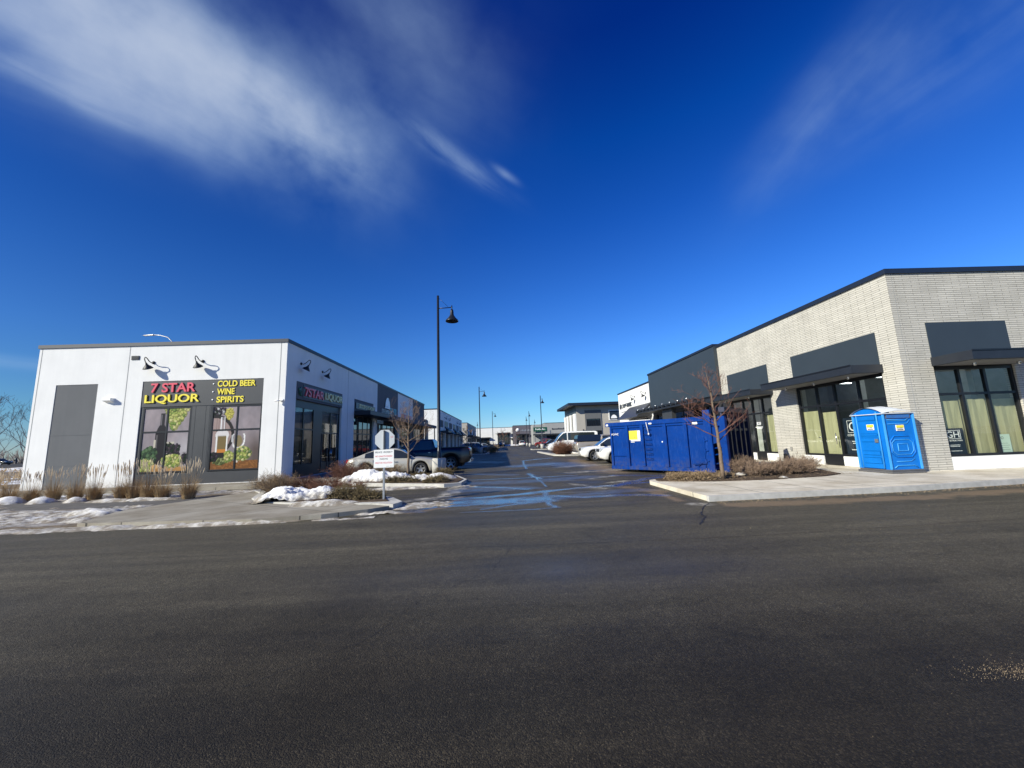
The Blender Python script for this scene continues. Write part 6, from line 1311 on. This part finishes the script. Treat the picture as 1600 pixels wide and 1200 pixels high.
def young_tree(name, label, x, y, z, h, tz, rad, matb, mats, seed, nb, leader=0.0, r0=0.06, flat=0.35, up_=0.35):
    rnd = random.Random(seed); t = thing(name, label, 'tree', (x, y, z))
    m = MB(); pts = []; rr = []; n = 12
    for i in range(n+1):
        f = i/n; pts.append(Vector((x+leader*f*f+rnd.gauss(0, .012), y+rnd.gauss(0, .012), z+h*f))); rr.append(r0*(1-f)**0.8+0.004)
    m.tube(pts, rr, 10); m.build('trunk', matb, t)
    c = MB()
    for k in range(nb):
        f = tz/h+(1-tz/h)*((k+0.5)/nb)**1.05*0.96; i = min(n-1, int(f*n)); q = pts[i].lerp(pts[i+1], f*n-i)
        a = k*2.4+rnd.uniform(-.4, .4); rem = (1-f); L = rad*(0.35+0.95*min(1, rem*1.8))*rnd.uniform(.75, 1.15)
        d = Vector((math.cos(a), math.sin(a), flat+0.5*(1-rem)))
        branch(c, q, d, L, max(.006, rr[i]*0.42), 3, rnd, 0.62, 4, up_, 5, 0.0, 0.0030 if y < 25 else 0.012)
    c.build('crown', mats, t); return t
young_tree('young_tree', 'young bare tree with reddish twigs in front of the blue skip gate', 7.10, 12.56, 0.14, 3.55, 1.15, 1.0, 'bark', 'twig', 21, 17, -0.18, 0.062, 0.30, 0.45)
young_tree('young_tree', 'young bare grey tree in the snowy bed beside the silver car', -4.40, 18.3, 0.15, 3.35, 1.05, 1.05, 'bark', 'twiggrey', 5, 20, 0.02, 0.062, 0.45, 0.5)
young_tree('young_tree', 'small bare tree beside the second building on the left', -4.6, 50.5, 0.1, 3.4, 1.0, 0.9, 'bark', 'twiggrey', 9, 12, 0, 0.06)
young_tree('young_tree', 'small bare tree before the far white building, right of a street lamp', 0.2, 120, 0.1, 5.0, 1.3, 1.6, 'bark', 'twig', 12, 10, 0, 0.09)
young_tree('young_tree', 'small bare tree beside the dark doorway at the far end', 4.2, 128, 0.1, 6.0, 1.3, 1.8, 'bark', 'twig', 14, 10, 0, 0.09)
for k, (x, y, h, lab) in enumerate([(-62, 46, 7.5, 'tall bare tree at the very left edge of the view'), (-73, 57, 9.5, 'bare spreading tree between the left edge and the shop wall'), (-71, 60, 8.0, 'bare tree just left of the white shop wall in the distance'), (-92, 66, 8.0, 'bare tree beyond the left edge of the view')]):
    young_tree('bare_tree', lab, x, y, 0, h, 1.0, h*0.42, 'fartree', 'fartree', 30+k, 9, 0.5, 0.22, 0.7, 0.5)
# far hedgerow
m = MB(); rnd = random.Random(3)
for k in range(1500):
    x = rnd.uniform(-260, -60); y = 150+rnd.uniform(-12, 12); h = rnd.uniform(2.5, 6.5)
    d = Vector((rnd.gauss(0, .35), rnd.gauss(0, .35), 1)).normalized(); p = Vector((x, y, 0)); s = rnd.uniform(.10, .3)
    m.add([p+Vector((-s, 0, 0)), p+Vector((s, 0, 0)), p+d*h*.6+Vector((s*1.5, 0, 0)), p+d*h, p+d*h*.55+Vector((-s*2, .3, 0))], [(0, 1, 2, 3, 4)])
tag(m.build('hedgerow', 'fartree'), 'distant brown line of leafless scrub on the left horizon', 'hedgerow', kind='stuff')
m = MB()
for k in range(2600):
    x = rnd.uniform(-110, -24); y = rnd.uniform(19, 62)+ (0 if rnd.random() < .5 else rnd.uniform(0, 10)); h = rnd.uniform(.15, .6)
    p = Vector((x, y, 0)); q = p+Vector((rnd.gauss(0, .15), rnd.gauss(0, .15), h)); s = .05
    m.add([p+Vector((-s*2, 0, 0)), p+Vector((s*2, 0, 0)), q], [(0, 1, 2)])
tag(m.build('dry_weeds', 'shrubtan'), 'dry brown weeds on the open ground at the left', 'weeds', kind='stuff')

def grass_mesh(seed, r, h, n, plumes):
    rnd = random.Random(seed); a = MB(); b = MB()
    for k in range(n):
        an = rnd.uniform(0, 2*PI); rr = r*0.38*math.sqrt(rnd.random()); p = Vector((rr*math.cos(an), rr*math.sin(an), 0))
        out = rnd.uniform(0.2, 1.0)*r*0.95; hh = h*rnd.uniform(.35, .75)*(1.15-0.5*out/r); w0 = rnd.uniform(.003, .006); side = Vector((-math.sin(an+rnd.uniform(-1, 1)), math.cos(an), 0)).normalized()*w0
        dv = Vector((math.cos(an), math.sin(an), 0)); prev = None; vs = []
        for i in range(4):
            f = i/3; q = p+dv*out*f**1.7+Vector((0, 0, hh*(f-.30*f**3*(out/r)))); s = side*(1-f*.8); vs += [q-s, q+s]
        a.add(vs, [(0, 1, 3, 2), (2, 3, 5, 4), (4, 5, 7, 6)])
    for k in range(plumes):
        an = rnd.uniform(0, 2*PI); rr = r*0.3*math.sqrt(rnd.random()); p = Vector((rr*math.cos(an), rr*math.sin(an), 0)); out = rnd.uniform(0, .55)*r; hh = h*rnd.uniform(.8, 1.15)
        q = p+Vector((math.cos(an)*out, math.sin(an)*out, hh)); m1 = p.lerp(q, .6)+Vector((0, 0, .03)); a.tube([p, m1, q.lerp(m1, .25)], [.0025, .002, .0015], 3, False)
        dr = (q-m1).normalized(); b.tube([m1.lerp(q, .5), m1.lerp(q, .75), q, q+dr*.05+Vector((0.01, 0, -.01))], [.002, .010, .008, .001], 5, False)
    return a, b
protos = []
specs = [(-18.6, 15.35, .50, 'far left'), (-17.85, 15.42, .5, ''), (-16.95, 15.35, .45, ''), (-15.95, 15.15, .45, ''), (-15.1, 15.0, .48, ''), (-14.2, 15.05, .42, ''), (-13.7, 15.0, .48, ''), (-12.95, 14.75, .52, ''), (-12.3, 14.6, .52, ''), (-11.0, 14.1, .5, 'lone'), (-19.8, 15.7, .5, ''), (-20.9, 15.9, .5, '')]
glabels = ['grass clump standing at the lower left corner of the white shop wall', 'low grass clump left of the first snow bank below the grey wall panel', 'grass clump between the two snow banks in front of the tall grey panel', 'grass clump in front of the middle of the tall grey wall panel',
    'grass clump below the right edge of the tall grey wall panel', 'low grass clump below the small white wall light', 'grass clump below the wall joint left of the bottle window', 'tall tawny grass clump at the lower left corner of the bottle window', 'dense brown grass clump in front of the bottle window', 'separate tall grass clump standing alone in front of the panel between the two windows',
    'grass clump at the left edge of the picture beside the shop wall', 'outermost grass clump at the left edge of the picture']
for k, (x, y, r, _) in enumerate(specs):
    t = thing('ornamental_grass', 'dry '+glabels[k], 'ornamental grass', (x, y, 0.03), random.uniform(0, 6), 'dry ornamental grass clumps in front of the shop')
    hh = [1.05, .95, 1.1, 1.15, 1.1, 1.1, 1.25, 1.25, 1.0, 1.25, 1.0, .95][k]
    a, b = grass_mesh(k+50, r*1.0, hh, 520, 34); a.v = [tuple(t.matrix_basis @ Vector(v)) for v in a.v]; b.v = [tuple(t.matrix_basis @ Vector(v)) for v in b.v]
    a.build('blades', 'grassblade', t); b.build('seed_plumes', 'plume', t)
def shrub(name, label, x, y, z, rx, ry, h, mat, seed, n=90, leafy=0, group='winter shrubs in the planting beds', lean=0.8):
    tk = max(1.0, y/22.0)
    rnd = random.Random(seed); m = MB()
    for k in range(n):
        a = rnd.uniform(0, 2*PI); q = math.sqrt(rnd.random()); p = Vector((math.cos(a)*rx*q*.6, math.sin(a)*ry*q*.6, 0))
        d = Vector((math.cos(a)*lean*q*rx/max(rx, ry)+rnd.gauss(0, .25), math.sin(a)*lean*q*ry/max(rx, ry)+rnd.gauss(0, .25), rnd.uniform(.5, 1.0)))
        L = h*rnd.uniform(.7, 1.15)
        branch(m, p, d, L, rnd.uniform(.004, .008)*tk, 2, rnd, .75, 5, .15, 3, 0.0, 0.0030*tk)
    if leafy:
        for k in range(leafy):
            a = rnd.uniform(0, 2*PI); q = math.sqrt(rnd.random()); c = Vector((math.cos(a)*rx*q, math.sin(a)*ry*q, h*rnd.uniform(.05, .8)*(1-.6*q*q))); s = rnd.uniform(.010, .026)*tk
            u_ = Vector((rnd.gauss(0, 1), rnd.gauss(0, 1), rnd.gauss(0, 1))).normalized(); v_ = u_.orthogonal().normalized(); m.add([c-u_*s*1.8, c+v_*s*.5, c+u_*s*1.8, c-v_*s*.5], [(0, 1, 2, 3)])
    o = m.build(name, mat); o.location = (x, y, z); o.rotation_euler = (0, 0, rnd.uniform(-.2, .2)); return tag(o, label, 'shrub', group)
SH_ = [
 # near left island
 (-8.35, 14.6, .15, .55, .5, .45, 'shrubtan', 70, 0, 'brown twiggy shrub at the left tip of the near island, by the drive lane'),
 (-7.75, 13.7, .15, .55, .5, .50, 'shrubtan', 70, 0, 'tangled brown shrub left of the long snow pile in the near island'),
 (-6.9, 13.9, .15, .6, .45, .40, 'shrubred', 80, 0, 'red brown shrub behind the left half of the long snow pile'),
 (-5.9, 13.3, .15, .6, .45, .36, 'shrubred', 80, 0, 'red brown shrub behind the right half of the long snow pile'),
 (-5.0, 12.95, .15, .5, .4, .30, 'shrubred', 60, 0, 'small red brown shrub between the snow pile and the juniper'),
 (-4.55, 11.75, .15, .60, .45, .28, 'juniper', 70, 2600, 'low olive juniper mat just left of the signpost'),
 (-3.85, 11.3, .15, .50, .36, .20, 'juniper', 60, 2200, 'low olive juniper mat at the foot of the signpost'),
 (-4.6, 12.2, .15, .4, .3, .26, 'juniper', 40, 1200, 'small juniper behind the low mat near the signpost'),
 # second island
 (-7.05, 17.75, .15, .55, .5, .66, 'shrubred', 90, 0, 'dense red brown shrub at the left end of the car side island'),
 (-6.2, 18.4, .15, .6, .4, .45, 'shrubtan', 60, 0, 'dry tan shrub behind the snow pile under the silver car door'),
 (-5.3, 18.4, .15, .55, .35, .50, 'shrubtan', 70, 0, 'dry tan upright shrub behind the private property notice'),
 (-3.7, 17.6, .15, .6, .4, .22, 'juniper', 50, 1800, 'low juniper below the front wheel of the silver car'),
 (-4.1, 15.9, .15, .8, .35, .20, 'juniper', 60, 2400, 'low juniper patch at the front kerb of the car side island'),
 (-2.6, 15.3, .15, .55, .35, .24, 'juniper', 50, 1800, 'low juniper at the drive end of the car side island'),
 (-2.8, 18.3, .15, .5, .35, .30, 'juniper', 50, 1500, 'dark juniper beside the round concrete lamp footing'),
 # right island
 (5.85, 12.95, .15, .55, .32, .20, 'shrubtan', 80, 1200, 'low tan ground shrub at the kerb nose of the right bed'),
 (6.5, 12.75, .15, .55, .34, .22, 'shrubtan', 80, 1200, 'low tan ground shrub left of the reddish young tree'),
 (7.45, 12.95, .15, .35, .3, .16, 'shrubtan', 50, 700, 'small tan ground shrub right of the reddish young tree trunk'),
 (8.7, 13.3, .15, .6, .5, .32, 'twiggrey', 110, 0, 'grey brown shrub in the right bed in front of the skip gate'),
 (9.6, 13.5, .15, .65, .55, .38, 'twiggrey', 120, 0, 'tall grey brown shrub in the middle of the right bed'),
 (10.4, 13.6, .15, .6, .55, .36, 'twiggrey', 110, 0, 'grey brown shrub at the right end of the bed before the shop door'),
 (9.3, 15.0, .15, .5, .5, .42, 'twiggrey', 90, 0, 'grey brown shrub at the foot of the skip gate'),
 (11.2, 14.6, .15, .6, .6, .42, 'twiggrey', 90, 0, 'grey brown shrub at the back of the right bed near the brick pier'),
 # far ones
 (6.05, 39.2, .15, .75, .6, 1.0, 'shrubred', 140, 5000, 'clipped dense brown hedge bush beside the small snow heap across the lot'),
 (-5.0, 54.6, .1, .9, .7, 1.0, 'shrubtan', 90, 2500, 'tawny bush left of the second street lamp'),
 (-1.4, 54.6, .1, .4, .4, 1.0, 'shrubtan', 60, 1200, 'tawny grass bush right of the second street lamp'),
]
for k, (x, y, z, rx, ry, h, mt, n, lf, lab) in enumerate(SH_): shrub('dry_shrub' if mt != 'juniper' else 'juniper_shrub', lab, x, y, z, rx, ry, h, mt, 100+k, n, lf)
# twig litter on the right bed
m = MB()
for k in range(900):
    x = rnd.uniform(5.3, 11.8); y = 12.2+rnd.random()*3.6*min(1, max(.15, (x-4.8)/5)); 
    if y > 12.6+(x-5.2)*0.75 or (x > 9.8 and y < 12.5): continue
    a = rnd.uniform(0, PI); l = rnd.uniform(.02, .09); p = Vector((x, y, .155)); d = Vector((math.cos(a)*l, math.sin(a)*l, rnd.uniform(0, .03))); m.tube([p, p+d], .0025, 3, False)
tag(m.build('twig_litter', 'shrubtan'), kind='stuff')
